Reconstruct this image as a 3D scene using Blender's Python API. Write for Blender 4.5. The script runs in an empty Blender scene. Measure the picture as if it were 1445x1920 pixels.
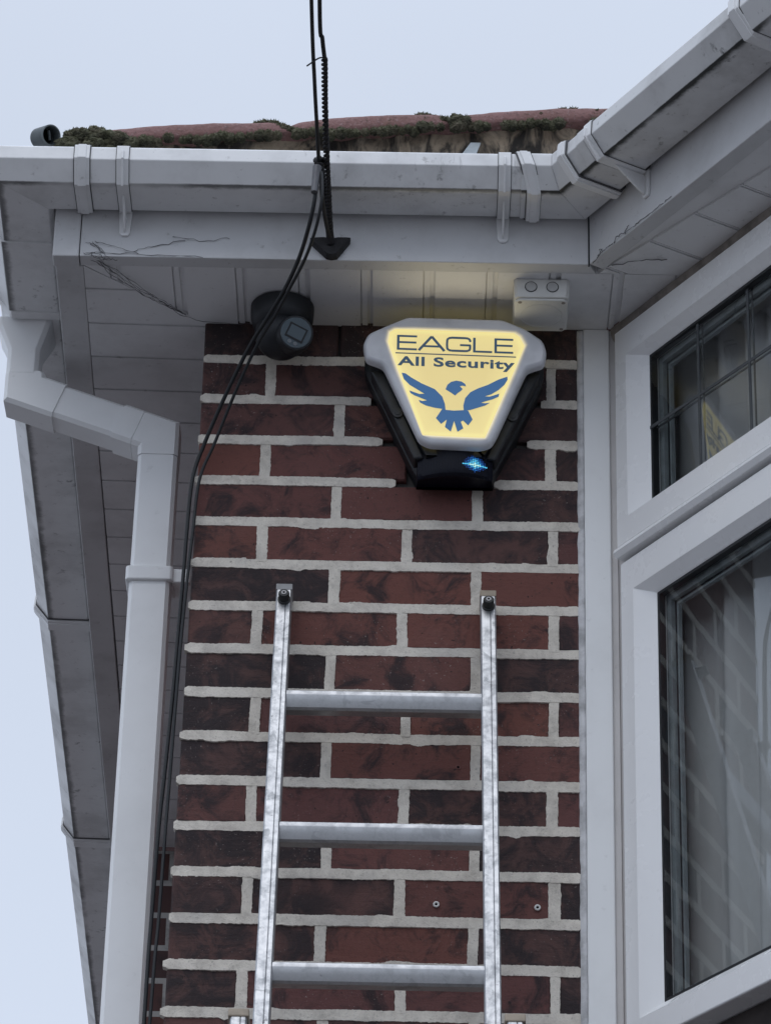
import bpy, bmesh, math, random
from mathutils import Vector, Matrix, noise
random.seed(7)
SC = bpy.context.scene
COL = SC.collection
OZ = 4.65            # height of the eaves soffit above the ground; all z below are measured from the eaves

# ------------------------------------------------------------------ camera
cam_d = bpy.data.cameras.new("camera"); cam = bpy.data.objects.new("camera", cam_d); COL.objects.link(cam)
fw = Vector((-0.00946832, 0.87853755, 0.47758227)); rt = Vector((0.99964099, 0.02121, -0.01919)); 
pitch, yaw, roll = 0.4979135, -0.01077623, 0.02295482
cp, sp, cy_, sy_ = math.cos(pitch), math.sin(pitch), math.cos(yaw), math.sin(yaw)
fw = Vector((sy_*cp, cy_*cp, sp)); r0 = Vector((cy_, -sy_, 0)); u0 = r0.cross(fw)
rt = math.cos(roll)*r0 + math.sin(roll)*u0; up = -math.sin(roll)*r0 + math.cos(roll)*u0
m = Matrix((rt, up, -fw)).transposed().to_4x4(); m.translation = Vector((0.24396451, -4.90397941, -3.01223683+OZ))
cam.matrix_world = m
cam_d.sensor_fit = 'VERTICAL'; cam_d.sensor_height = 24.0; cam_d.lens = 24.0*6700/1920
cam_d.clip_start = 0.05; cam_d.clip_end = 2000
SC.camera = cam

# ------------------------------------------------------------------ sky, sun, exposure
SUN_EL, SUN_AZ = math.radians(50), math.radians(200)      # azimuth: from behind the photographer
W = bpy.data.worlds.new("World"); SC.world = W; W.use_nodes = True
nt = W.node_tree; nt.nodes.clear()
def N(t, **k):
    n = nt.nodes.new(t)
    for a, b in k.items(): setattr(n, a, b)
    return n
wo = N('ShaderNodeOutputWorld')
sky = N('ShaderNodeTexSky', sky_type='NISHITA'); sky.sun_disc = False
sky.sun_elevation = SUN_EL; sky.sun_rotation = SUN_AZ
bg1 = N('ShaderNodeBackground'); bg1.inputs[1].default_value = 0.10
nt.links.new(sky.outputs[0], bg1.inputs[0])
tc = N('ShaderNodeTexCoord'); sx = N('ShaderNodeSeparateXYZ'); nt.links.new(tc.outputs['Generated'], sx.inputs[0])
pz = N('ShaderNodeMath', operation='MAXIMUM'); nt.links.new(sx.outputs['Z'], pz.inputs[0]); pz.inputs[1].default_value = 0
pw = N('ShaderNodeMath', operation='POWER'); nt.links.new(pz.outputs[0], pw.inputs[0]); pw.inputs[1].default_value = 6
mr = N('ShaderNodeMapRange'); nt.links.new(pw.outputs[0], mr.inputs[0]); mr.inputs[3].default_value = 0.95; mr.inputs[4].default_value = 3.2      # overcast: brighter overhead
nz = N('ShaderNodeTexNoise'); nz.inputs['Scale'].default_value = 3.0; nz.inputs['Detail'].default_value = 3
nt.links.new(tc.outputs['Generated'], nz.inputs['Vector'])
mr2 = N('ShaderNodeMapRange'); nt.links.new(nz.outputs[0], mr2.inputs[0]); mr2.inputs[3].default_value = 0.95; mr2.inputs[4].default_value = 1.05
lo1 = N('ShaderNodeMath', operation='SUBTRACT', use_clamp=True); lo1.inputs[0].default_value = 0.56; nt.links.new(pz.outputs[0], lo1.inputs[1])
lo2 = N('ShaderNodeMath', operation='MULTIPLY_ADD'); nt.links.new(lo1.outputs[0], lo2.inputs[0]); lo2.inputs[1].default_value = 0.55; nt.links.new(mr.outputs[0], lo2.inputs[2])   # paler towards the horizon
mu = N('ShaderNodeMath', operation='MULTIPLY'); nt.links.new(lo2.outputs[0], mu.inputs[0]); nt.links.new(mr2.outputs[0], mu.inputs[1])
bg2 = N('ShaderNodeBackground'); bg2.inputs[0].default_value = (0.662, 0.735, 0.87, 1)
nt.links.new(mu.outputs[0], bg2.inputs[1])
ms = N('ShaderNodeMixShader'); ms.inputs[0].default_value = 0.9
nt.links.new(bg1.outputs[0], ms.inputs[1]); nt.links.new(bg2.outputs[0], ms.inputs[2]); nt.links.new(ms.outputs[0], wo.inputs[0])
sl = bpy.data.lights.new("sun", 'SUN'); sl.energy = 0.5; sl.angle = math.radians(40); sl.color = (1, .97, .93)
so = bpy.data.objects.new("sun", sl); COL.objects.link(so)
sd = Vector((math.sin(SUN_AZ)*math.cos(SUN_EL), math.cos(SUN_AZ)*math.cos(SUN_EL), math.sin(SUN_EL)))
so.rotation_euler = sd.to_track_quat('Z', 'Y').to_euler(); so.location = (0, -3, 12)
SC.view_settings.view_transform = 'Standard'; SC.view_settings.look = 'None'; SC.view_settings.exposure = 0.0; SC.view_settings.gamma = 1.0

# ------------------------------------------------------------------ mesh helpers
class MB:
    def __init__(s): s.v = []; s.f = []; s.tone = []; s.glow = None
    def add(s, vs, fs, tone=0.5):
        b = len(s.v); s.v += [Vector(v) for v in vs]
        for f in fs: s.f.append([b+i for i in f]); s.tone.append(tone)
    def box(s, a, b, tone=0.5):
        (x0, y0, z0), (x1, y1, z1) = a, b
        s.add([(x0,y0,z0),(x1,y0,z0),(x1,y1,z0),(x0,y1,z0),(x0,y0,z1),(x1,y0,z1),(x1,y1,z1),(x0,y1,z1)],
              [(0,3,2,1),(4,5,6,7),(0,1,5,4),(1,2,6,5),(2,3,7,6),(3,0,4,7)], tone)
    def hexa(s, p, q, tone=0.5):      # p, q: two rings of equal length, joined and capped
        n = len(p)
        s.add(list(p)+list(q), [list(range(n))[::-1], list(range(n, 2*n))] + [(i, (i+1) % n, n+(i+1) % n, n+i) for i in range(n)], tone)
    def loft(s, rings, caps=True, closed=True, tone=0.5):
        n = len(rings[0]); vs = [v for r in rings for v in r]; fs = []
        for k in range(len(rings)-1):
            for i in range(n if closed else n-1):
                fs.append((k*n+i, k*n+(i+1) % n, (k+1)*n+(i+1) % n, (k+1)*n+i))
        if caps and closed:
            fs.append(list(range(n))[::-1]); fs.append(list(range((len(rings)-1)*n, len(rings)*n)))
        s.add(vs, fs, tone)
    def tube(s, pts, r, seg=10, tone=0.5, caps=True):
        pts = [Vector(p) for p in pts]; rings = []
        rr = r if isinstance(r, (list, tuple)) else [r]*len(pts)
        t0 = (pts[1]-pts[0]).normalized(); a = t0.orthogonal().normalized()
        for i, p in enumerate(pts):
            t = (pts[min(i+1, len(pts)-1)]-pts[max(i-1, 0)]).normalized()
            a = (a - t*a.dot(t)).normalized(); b = t.cross(a)
            rings.append([p + rr[i]*(math.cos(2*math.pi*k/seg)*a + math.sin(2*math.pi*k/seg)*b) for k in range(seg)])
        s.loft(rings, caps=caps, tone=tone)
    def cyl(s, a, b, r0, r1=None, seg=24, tone=0.5):
        a, b = Vector(a), Vector(b); s.tube([a, b], [r0, r0 if r1 is None else r1], seg, tone)
    def build(s, name, mat, parent=None, smooth=False, bevel=0, base=None, seg=2):
        base = Vector(parent['_base']) if parent is not None else Vector(base if base is not None else (0,0,0))
        me = bpy.data.meshes.new(name); me.from_pydata([v-base for v in s.v], [], s.f); me.update()
        at = me.attributes.new('tone', 'FLOAT', 'FACE'); at.data.foreach_set('value', s.tone)
        if s.glow is not None:
            g = me.attributes.new('glow', 'FLOAT', 'POINT'); g.data.foreach_set('value', s.glow)
        bm = bmesh.new(); bm.from_mesh(me); bmesh.ops.recalc_face_normals(bm, faces=bm.faces); bm.to_mesh(me); bm.free()
        if smooth:
            me.polygons.foreach_set('use_smooth', [True]*len(me.polygons))
            if smooth != 'all': me.set_sharp_from_angle(angle=math.radians(smooth if smooth is not True else 40))
        me.materials.append(mat)
        o = bpy.data.objects.new(name, me); COL.objects.link(o)
        if parent is not None: o.parent = parent
        else: o.location = base + Vector((0, 0, OZ))
        o['_base'] = tuple(base)
        if bevel:
            md = o.modifiers.new('bevel', 'BEVEL'); md.width = bevel; md.segments = seg; md.limit_method = 'ANGLE'; md.angle_limit = math.radians(35)
        return o
def thing(name, base, label, cat, group=None):
    o = bpy.data.objects.new(name, None); COL.objects.link(o); o.location = Vector(base)+Vector((0, 0, OZ)); o.empty_display_size = .05
    o['_base'] = tuple(base); return tag(o, label, cat, group)
def tag(o, label, cat, group=None):
    o['label'] = label; o['category'] = cat
    if group: o['group'] = group
    return o
def structure(o): o['kind'] = 'structure'; return o
def catmull(pts, n=8):
    P = [Vector(p) for p in pts]; P = [P[0]*2-P[1]] + P + [P[-1]*2-P[-2]]; out = []
    for i in range(1, len(P)-2):
        for k in range(n):
            t = k/n; a, b, c, d = P[i-1:i+3]
            out.append(0.5*((2*b)+(c-a)*t+(2*a-5*b+4*c-d)*t*t+(3*b-a-3*c+d)*t**3))
    out.append(P[-2]); return out
def clip_poly(poly, sub):           # convex clip of poly by convex ccw sub (2D)
    out = poly
    for i in range(len(sub)):
        a, b = sub[i], sub[(i+1) % len(sub)]; inp, out = out, []
        def side(p): return (b[0]-a[0])*(p[1]-a[1])-(b[1]-a[1])*(p[0]-a[0])
        for k in range(len(inp)):
            p, q = inp[k], inp[(k+1) % len(inp)]; sp_, sq = side(p), side(q)
            if sp_ >= 0: out.append(p)
            if sp_*sq < 0:
                t = sp_/(sp_-sq); out.append((p[0]+(q[0]-p[0])*t, p[1]+(q[1]-p[1])*t))
        if not out: return []
    return out
def fbm(x, y, z, o=3): return noise.fractal(Vector((x, y, z)), 1.0, 2.0, o)

# ------------------------------------------------------------------ materials
def mat(name):
    m = bpy.data.materials.new(name); m.use_nodes = True; t = m.node_tree; b = t.nodes['Principled BSDF']; return m, t, b
def nd(t, ty, **k):
    n = t.nodes.new(ty)
    for a, b in k.items(): setattr(n, a, b)
    return n
def setv(n, **k):
    for a, b in k.items(): n.inputs[a.replace('_', ' ')].default_value = b
def noise_node(t, scale, detail=4, rough=.6, vec=None, dist=0):
    n = nd(t, 'ShaderNodeTexNoise'); n.inputs['Scale'].default_value = scale; n.inputs['Detail'].default_value = detail
    n.inputs['Roughness'].default_value = rough; n.inputs['Distortion'].default_value = dist
    if vec is not None: t.links.new(vec, n.inputs['Vector'])
    return n.outputs[0]
def obj_co(t, scale=(1, 1, 1)):
    c = nd(t, 'ShaderNodeTexCoord'); mp = nd(t, 'ShaderNodeMapping'); mp.inputs['Scale'].default_value = scale
    t.links.new(c.outputs['Object'], mp.inputs[0]); return mp.outputs[0]
def ramp(t, src, lo, hi, a=0.0, b=1.0):
    n = nd(t, 'ShaderNodeMapRange'); n.interpolation_type = 'SMOOTHSTEP'; t.links.new(src, n.inputs[0])
    for i, v in enumerate((lo, hi, a, b)): n.inputs[i+1].default_value = v
    return n.outputs[0]
def mixc(t, f, a, b):
    n = nd(t, 'ShaderNodeMix', data_type='RGBA')
    for i, v in ((0, f), (6, a), (7, b)):
        if hasattr(v, 'is_linked') or isinstance(v, bpy.types.NodeSocket): t.links.new(v, n.inputs[i])
        else: n.inputs[i].default_value = (*v, 1) if isinstance(v, tuple) else v
    return n.outputs[2]
def math_(t, op, a, b):
    n = nd(t, 'ShaderNodeMath', operation=op)
    for i, v in enumerate((a, b)):
        if isinstance(v, bpy.types.NodeSocket): t.links.new(v, n.inputs[i])
        else: n.inputs[i].default_value = v
    return n.outputs[0]
def bump(t, b, h, strength=.3, dist=.002):
    n = nd(t, 'ShaderNodeBump'); n.inputs['Strength'].default_value = strength; n.inputs['Distance'].default_value = dist
    t.links.new(h, n.inputs['Height']); t.links.new(n.outputs[0], b.inputs['Normal'])

def pvc(name, col=(.74, .745, .75), dirt=.35, rough=.38, edge=None, streak=.0, dcol=(.20, .19, .18)):
    m, t, b = mat(name); co = obj_co(t)
    n1 = noise_node(t, 7, 5, .65, co); f1 = math_(t, 'MULTIPLY', ramp(t, n1, .42, .75), dirt)
    c = mixc(t, f1, col, tuple(x*.55+y*.45 for x, y in zip(dcol, col)))
    n2 = noise_node(t, 60, 3, .7, co); f2 = math_(t, 'MULTIPLY', ramp(t, n2, .62, .78), dirt*.9)
    c = mixc(t, f2, c, dcol)
    if streak:
        n3 = noise_node(t, 1.0, 4, .7, obj_co(t, (45, 45, 9))); n4 = noise_node(t, 5, 2, .5, co)
        f3 = math_(t, 'MULTIPLY', math_(t, 'MULTIPLY', ramp(t, n3, .58, .74), ramp(t, n4, .50, .68)), streak)
        c = mixc(t, f3, c, (.09, .09, .09))
    if edge:                      # algae line along the moulded lower edge (weight stored on the mesh)
        a = nd(t, 'ShaderNodeAttribute', attribute_name='glow'); n5 = noise_node(t, 26, 4, .75, co); n6 = noise_node(t, 4.3, 3, .6, co)
        w_ = math_(t, 'SUBTRACT', math_(t, 'ADD', a.outputs['Fac'], math_(t, 'MULTIPLY', n5, .55)), .85)
        f5 = math_(t, 'MULTIPLY', math_(t, 'MULTIPLY', ramp(t, w_, 0, .34), ramp(t, n6, .40-.12*edge, .56-.12*edge)), edge)
        c = mixc(t, f5, c, (.03, .031, .030))
    t.links.new(c, b.inputs['Base Color']); b.inputs['Roughness'].default_value = rough
    t.links.new(ramp(t, n1, .3, .8, rough-.06, rough+.22), b.inputs['Roughness'])
    bump(t, b, noise_node(t, 14, 2, .5, co), .12, .004)
    return m
M_GUT = pvc('gutter_pvc', (.80, .805, .81), .55, .36, edge=.75, streak=.8)
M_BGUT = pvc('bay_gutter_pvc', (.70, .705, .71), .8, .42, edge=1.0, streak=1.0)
M_CLIP = pvc('clip_pvc', (.82, .825, .83), .40, .32)
M_PIPE = pvc('downpipe_pvc', (.85, .86, .865), .14, .33)
M_SOF = pvc('soffit_pvc', (.76, .765, .775), .40, .48)
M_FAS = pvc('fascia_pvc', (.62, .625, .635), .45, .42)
M_WIN = pvc('window_pvc', (.87, .875, .88), .06, .26)
M_POST = pvc('post_pvc', (.84, .85, .85), .14, .35)

def plain(name, col, rough=.5, metal=0, n=(40, .25), b_=.15):
    m, t, b = mat(name); co = obj_co(t); q = noise_node(t, n[0], 4, .65, co)
    c = mixc(t, ramp(t, q, .35, .75), col, tuple(x*(1-n[1]) for x in col)); t.links.new(c, b.inputs['Base Color'])
    b.inputs['Roughness'].default_value = rough; b.inputs['Metallic'].default_value = metal
    bump(t, b, q, b_, .001); return m
M_BLACK = plain('black_plastic', (.010, .012, .016), .5)
M_CASE = plain('alarm_case_plastic', (.011, .013, .017), .5, 0, (45, .6), .4)
M_CABLE = plain('cable_sheath', (.010, .012, .015), .55)
M_IRON = plain('weathered_iron', (.022, .021, .024), .75, 0, (60, .5), .6)
M_GASKET = plain('rubber_gasket', (.012, .014, .017), .5)
M_SPACER = plain('spacer_bar', (.24, .27, .28), .5)
M_LEAD = plain('lead_strip', (.075, .083, .09), .5)
M_SEAL = plain('sealant', (.30, .27, .245), .8, 0, (30, .5), .4)
M_SEALW = plain('white_sealant', (.66, .66, .67), .7, 0, (30, .45), .4)
M_RUBBER = plain('rubber_knob', (.018, .02, .02), .5)
M_CAPT = plain('tan_plastic', (.36, .30, .23), .6)
M_CAPG = plain('grey_plastic_cap', (.30, .30, .30), .6)
M_GPIPE = plain('grey_pipe', (.085, .10, .105), .55)
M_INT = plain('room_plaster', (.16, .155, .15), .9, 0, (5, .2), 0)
M_WEB = plain('dusty_web', (.13, .13, .135), .95)
M_PLUG = plain('wall_plug_plastic', (.85, .84, .82), .6)
M_HOLE = plain('dark_hole', (.01, .01, .01), .9)
M_HOLE.node_tree.nodes['Principled BSDF'].inputs['Specular IOR Level'].default_value = 0
M_FELT = plain('pale_felt', (.42, .47, .50), .7)
M_STEEL = plain('steel_screw', (.25, .25, .26), .4, .8)

def brick_mat():
    m, t, b = mat('red_brick'); co = obj_co(t)
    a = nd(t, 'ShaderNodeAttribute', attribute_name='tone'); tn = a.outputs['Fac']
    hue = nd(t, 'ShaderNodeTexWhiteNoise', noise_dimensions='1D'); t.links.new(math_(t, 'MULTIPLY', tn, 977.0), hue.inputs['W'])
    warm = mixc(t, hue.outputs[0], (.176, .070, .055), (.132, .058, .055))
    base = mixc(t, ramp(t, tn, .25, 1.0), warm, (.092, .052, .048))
    n1 = noise_node(t, 19, 6, .70, co, .7); n2 = noise_node(t, 95, 5, .75, co); n3 = noise_node(t, 5, 3, .6, co, .4)
    cre = noise_node(t, 1, 5, .7, obj_co(t, (16, 16, 120)), .8)          # drag creases along the brick
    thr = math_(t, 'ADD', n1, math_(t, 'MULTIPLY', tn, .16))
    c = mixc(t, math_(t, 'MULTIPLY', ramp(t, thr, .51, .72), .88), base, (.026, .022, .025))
    c = mixc(t, math_(t, 'MULTIPLY', ramp(t, cre, .56, .76), .16), c, (.050, .030, .029))
    c = mixc(t, math_(t, 'MULTIPLY', ramp(t, n2, .50, .78), .55), c, (.060, .038, .035))
    c = mixc(t, math_(t, 'MULTIPLY', ramp(t, n3, .52, .8), .40), c, (.185, .092, .082))
    n4 = noise_node(t, 300, 2, .5, co); n5 = noise_node(t, 9, 2, .5, co)
    c = mixc(t, math_(t, 'MULTIPLY', math_(t, 'MULTIPLY', ramp(t, n4, .66, .74), ramp(t, n5, .46, .60)), .7), c, (.30, .26, .24))
    c = mixc(t, math_(t, 'MULTIPLY', ramp(t, noise_node(t, 130, 2, .5, co), .70, .74), .8), c, (.02, .017, .018))
    t.links.new(c, b.inputs['Base Color']); b.inputs['Roughness'].default_value = .8; b.inputs['Specular IOR Level'].default_value = .3
    h = math_(t, 'ADD', math_(t, 'MULTIPLY', n2, .6), math_(t, 'ADD', n1, math_(t, 'MULTIPLY', cre, .45))); bump(t, b, h, .75, .004); return m
M_BRICK = brick_mat()
def mortar_mat():
    m, t, b = mat('mortar_pointing'); co = obj_co(t); n1 = noise_node(t, 26, 6, .72, co, .3); n2 = noise_node(t, 280, 4, .7, co); n3 = noise_node(t, 5, 3, .6, co)
    c = mixc(t, ramp(t, n1, .36, .74), (.76, .71, .63), (.52, .48, .425)); c = mixc(t, math_(t, 'MULTIPLY', ramp(t, n3, .52, .70), .5), c, (.40, .385, .37))
    c = mixc(t, math_(t, 'MULTIPLY', ramp(t, n2, .56, .72), .55), c, (.24, .22, .20)); c = mixc(t, math_(t, 'MULTIPLY', ramp(t, noise_node(t, 75, 3, .7, co), .66, .74), .6), c, (.17, .15, .14))
    t.links.new(c, b.inputs['Base Color']); b.inputs['Roughness'].default_value = .95; b.inputs['Specular IOR Level'].default_value = .2
    bump(t, b, math_(t, 'ADD', n1, math_(t, 'MULTIPLY', n2, .7)), .8, .0025); return m
M_MORT = mortar_mat()
M_BACK = plain('old_mortar', (.10, .095, .09), .95, 0, (40, .4), .4)
def alu(name, lo, hi, bl):
    m, t, b = mat(name); co = obj_co(t); b.inputs['Metallic'].default_value = 1.0
    n1 = noise_node(t, 48, 6, .75, co, .3); n2 = noise_node(t, 1, 4, .7, obj_co(t, (70, 70, 420))); n3 = noise_node(t, 1, 3, .6, obj_co(t, (400, 120, 14)))
    c = mixc(t, ramp(t, n1, .40, .72), hi, tuple(x*.7+y*.3 for x, y in zip(lo, hi))); n7 = noise_node(t, 21, 5, .6, co, 1.2); c = mixc(t, math_(t, 'MULTIPLY', ramp(t, n7, .58, .62), .75), c, lo)
    c = mixc(t, math_(t, 'MULTIPLY', ramp(t, n2, .67, .72), bl), c, (.10, .10, .11)); t.links.new(c, b.inputs['Base Color'])
    n5 = noise_node(t, 55, 3, .7, co); c = mixc(t, math_(t, 'MULTIPLY', ramp(t, n5, .68, .74), bl*.8), c, (.13, .13, .14)); t.links.new(c, b.inputs['Base Color'])
    t.links.new(ramp(t, n1, .3, .75, .36, .58), b.inputs['Roughness'])
    bump(t, b, math_(t, 'ADD', n3, n1), .15, .001); return m
M_RUNG = alu('rung_aluminium', (.36, .365, .375), (.47, .475, .485), .5)
M_ALU = alu('aluminium', (.27, .28, .29), (.50, .505, .515), .9)
def tile_mat():
    m, t, b = mat('clay_roof_tile'); co = obj_co(t); n1 = noise_node(t, 120, 3, .7, co); n2 = noise_node(t, 9, 4, .6, co)
    c = mixc(t, ramp(t, n2, .35, .7), (.250, .135, .128), (.195, .105, .092)); c = mixc(t, ramp(t, n1, .52, .72), c, (.13, .075, .07))
    n3 = noise_node(t, 5, 3, .6, co); c = mixc(t, math_(t, 'MULTIPLY', ramp(t, n3, .6, .72), .6), c, (.26, .17, .06))
    n4 = noise_node(t, 200, 2, .5, co); c = mixc(t, math_(t, 'MULTIPLY', ramp(t, n4, .56, .70), .35), c, (.36, .27, .27))
    t.links.new(c, b.inputs['Base Color']); b.inputs['Roughness'].default_value = .9; bump(t, b, n1, .7, .004); return m
M_TILE = tile_mat()
def bed_mat():
    m, t, b = mat('tile_bedding'); co = obj_co(t); n1 = noise_node(t, 1, 4, .65, obj_co(t, (22, 22, 9)), 1.0); n2 = noise_node(t, 70, 4, .7, co)
    c = mixc(t, ramp(t, n1, .40, .60), (.42, .34, .25), (.05, .045, .04)); c = mixc(t, math_(t, 'MULTIPLY', ramp(t, n2, .5, .75), .5), c, (.12, .10, .08))
    t.links.new(c, b.inputs['Base Color']); b.inputs['Roughness'].default_value = .95; bump(t, b, math_(t, 'ADD', n2, n1), .7, .006); return m
M_BED = bed_mat()
def moss_mat():
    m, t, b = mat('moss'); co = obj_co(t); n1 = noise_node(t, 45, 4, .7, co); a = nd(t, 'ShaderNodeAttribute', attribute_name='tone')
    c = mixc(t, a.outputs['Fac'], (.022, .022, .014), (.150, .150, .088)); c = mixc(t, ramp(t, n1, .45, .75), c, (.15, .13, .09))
    t.links.new(c, b.inputs['Base Color']); b.inputs['Roughness'].default_value = 1; bump(t, b, noise_node(t, 300, 3, .7, co), .8, .004); return m
M_MOSS = moss_mat()
def glass_mat():
    m, t, b = mat('window_glass'); t.nodes.remove(b); o = t.nodes['Material Output']
    tr = nd(t, 'ShaderNodeBsdfTransparent'); tr.inputs[0].default_value = (.93, .94, .94, 1); gl = nd(t, 'ShaderNodeBsdfGlossy'); gl.inputs['Roughness'].default_value = .004
    gl.inputs['Color'].default_value = (.9, .95, 1, 1)
    fr = nd(t, 'ShaderNodeFresnel'); fr.inputs[0].default_value = 1.5; ge = nd(t, 'ShaderNodeNewGeometry'); f = math_(t, 'MULTIPLY', math_(t, 'MULTIPLY', fr.outputs[0], 1.5), math_(t, 'SUBTRACT', 1.0, ge.outputs['Backfacing']))
    co = obj_co(t); q = nd(t, 'ShaderNodeBump'); q.inputs['Strength'].default_value = .05; q.inputs['Distance'].default_value = .004
    t.links.new(noise_node(t, 3.5, 1, .4, co), q.inputs['Height']); t.links.new(q.outputs[0], gl.inputs['Normal'])
    mx = nd(t, 'ShaderNodeMixShader'); t.links.new(f, mx.inputs[0]); t.links.new(tr.outputs[0], mx.inputs[1]); t.links.new(gl.outputs[0], mx.inputs[2]); t.links.new(mx.outputs[0], o.inputs[0]); return m
M_GLASS = glass_mat()
def net_mat():
    m, t, b = mat('net_curtain'); co = obj_co(t); b.inputs['Base Color'].default_value = (.64, .64, .635, 1); b.inputs['Roughness'].default_value = .9
    tl = nd(t, 'ShaderNodeBsdfTranslucent'); tl.inputs[0].default_value = (.6, .62, .6, 1); mx = nd(t, 'ShaderNodeMixShader'); mx.inputs[0].default_value = .3
    o = t.nodes['Material Output']; t.links.new(b.outputs[0], mx.inputs[1]); t.links.new(tl.outputs[0], mx.inputs[2]); t.links.new(mx.outputs[0], o.inputs[0])
    bump(t, b, noise_node(t, 600, 2, .5, co), .2, .001); return m
M_NET = net_mat()
def ground_mat():
    m, t, b = mat('paving'); co = obj_co(t); n1 = noise_node(t, 1.5, 6, .65, co); n2 = noise_node(t, 60, 3, .6, co)
    c = mixc(t, ramp(t, n1, .35, .7), (.125, .115, .115), (.085, .08, .08)); c = mixc(t, ramp(t, n2, .5, .8), c, (.15, .14, .14)); t.links.new(c, b.inputs['Base Color']); b.inputs['Roughness'].default_value = .9; bump(t, b, n2, .5, .01); return m
M_GROUND = ground_mat()

# ------------------------------------------------------------------ ground
g = MB(); S = 600
g.add([(-S, -S, -OZ), (S, -S, -OZ), (S, S, -OZ), (-S, S, -OZ)], [(0, 1, 2, 3)])
structure(g.build('ground', M_GROUND, base=(0, 0, -OZ)))

# ------------------------------------------------------------------ plan geometry (metres, z from the soffit)
ZS = -.007
FO = Vector((.501, -.195, 0))                        # fold of front fascia and bay fascia
LC = Vector((-.335, -.195, 0))                       # left corner of the fascia
ANG = math.radians(58.5); BD = Vector((math.cos(ANG), -math.sin(ANG), 0)); BN = Vector((-math.sin(ANG), -math.cos(ANG), 0))
SD = Vector((-.03, 1, 0)).normalized(); SNm = Vector((-SD.y, SD.x, 0))
BO = Vector((.546, 0, 0))                            # bay window corner on the wall
BAYF = .66; BAYW = .72
B1 = FO + BD*BAYF; BW1 = BO + BD*BAYW
def bay(s, n, z): return BO + BD*s + BN*n + Vector((0, 0, z))
def bfa(s, n, z): return FO + BD*s + BN*n + Vector((0, 0, z))
def frt(x, n, z): return Vector((x, -.195-n, z))
def sid(d, n, z): return LC + SD*d + SNm*n + Vector((0, 0, z))
FN = Vector((0, -1, 0))
def mitre(a, b): return (a+b)/(1+a.dot(b))

# ================================================================== HOUSE
house = thing('brick_house', (.2, 0, -OZ), 'dark red brick house with white soffit, fascias and a mossy tiled roof edge', 'house')
# ---- front pier: bricks
PX0, PX1, CH = -.105, .4945, .07367
bk = MB(); mo = MB()
def brick_face(x0, x1, z0, z1, tone, fine=True):
    nx, nz = (max(3, int((x1-x0)/.012)), 6) if fine else (1, 1)
    gx = [x0, x0+.0025]+[x0+(x1-x0)*i/nx for i in range(1, nx)]+[x1-.0025, x1]; gz = [z0, z0+.0025]+[z0+(z1-z0)*i/nz for i in range(1, nz)]+[z1-.0025, z1]
    off = random.uniform(-.0018, .0012); vs = []; nX, nZ = len(gx), len(gz); tx, tz = random.uniform(-.006, .006), random.uniform(-.012, .012)
    for j, z in enumerate(gz):
        for i, x in enumerate(gx):
            e = .0035 if i in (0, nX-1) or j in (0, nZ-1) else 0
            y = off + e + (x-(x0+x1)/2)*tx+(z-(z0+z1)/2)*tz + .0011*fbm(x*30, z*30, tone*9)
            vs.append((x, y, z))
    fs = [(j*nX+i, j*nX+i+1, (j+1)*nX+i+1, (j+1)*nX+i) for j in range(nZ-1) for i in range(nX-1)]
    b = len(vs); vs += [(x0, .03, z0), (x1, .03, z0), (x1, .03, z1), (x0, .03, z1)]
    fs += [[b, b+1]+[i for i in range(nX-1, -1, -1)], [b+3, b+2]+[(nZ-1)*nX+i for i in range(nX-1, -1, -1)][::1],
           [b, b+3]+[j*nX for j in range(nZ-1, -1, -1)], [b+1, b+2]+[j*nX+nX-1 for j in range(nZ-1, -1, -1)]]
    bk.add(vs, fs, tone)
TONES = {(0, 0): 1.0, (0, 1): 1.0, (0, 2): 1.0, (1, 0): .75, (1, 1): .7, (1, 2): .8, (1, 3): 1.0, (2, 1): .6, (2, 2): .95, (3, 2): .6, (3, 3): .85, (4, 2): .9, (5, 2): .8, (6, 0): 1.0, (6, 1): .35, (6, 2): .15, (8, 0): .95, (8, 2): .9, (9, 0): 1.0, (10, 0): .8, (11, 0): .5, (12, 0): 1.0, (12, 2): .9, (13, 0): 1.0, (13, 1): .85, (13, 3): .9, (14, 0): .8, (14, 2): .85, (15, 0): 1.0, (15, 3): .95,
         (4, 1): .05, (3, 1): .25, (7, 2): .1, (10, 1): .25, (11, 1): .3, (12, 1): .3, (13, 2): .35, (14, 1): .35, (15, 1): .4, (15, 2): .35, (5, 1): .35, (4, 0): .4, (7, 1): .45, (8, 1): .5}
PERP = {}
NROW = int(OZ/CH)
for k in range(0, NROW+1):
    zt = -CH*k - .0; zb = -CH*(k+1)
    if k == 0: zt = ZS+.008
    zb = max(zb, -OZ)
    fine = k < 20
    xs = [0, .225, .45] if k % 2 else [.1125, .3375]
    xs = [x + (random.uniform(-.004, .004) if fine else 0) - (.0005*(k-6) if x < .1 else 0) for x in xs]; PERP[k] = xs
    # brick edges lie half a joint from the joint centre
    ed = [PX0 - .0007*max(0, k-4)] + xs + [PX1]
    ht = .0055; 
    for i in range(len(ed)-1):
        jw = .006 if k else .0015; a = ed[i] + (0 if i == 0 else jw); b = ed[i+1] - (0 if i == len(ed)-2 else jw)
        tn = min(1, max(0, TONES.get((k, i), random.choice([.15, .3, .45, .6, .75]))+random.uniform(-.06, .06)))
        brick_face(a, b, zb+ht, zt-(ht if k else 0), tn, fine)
bk.build('brickwork', M_BRICK, house, smooth=30)
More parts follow.
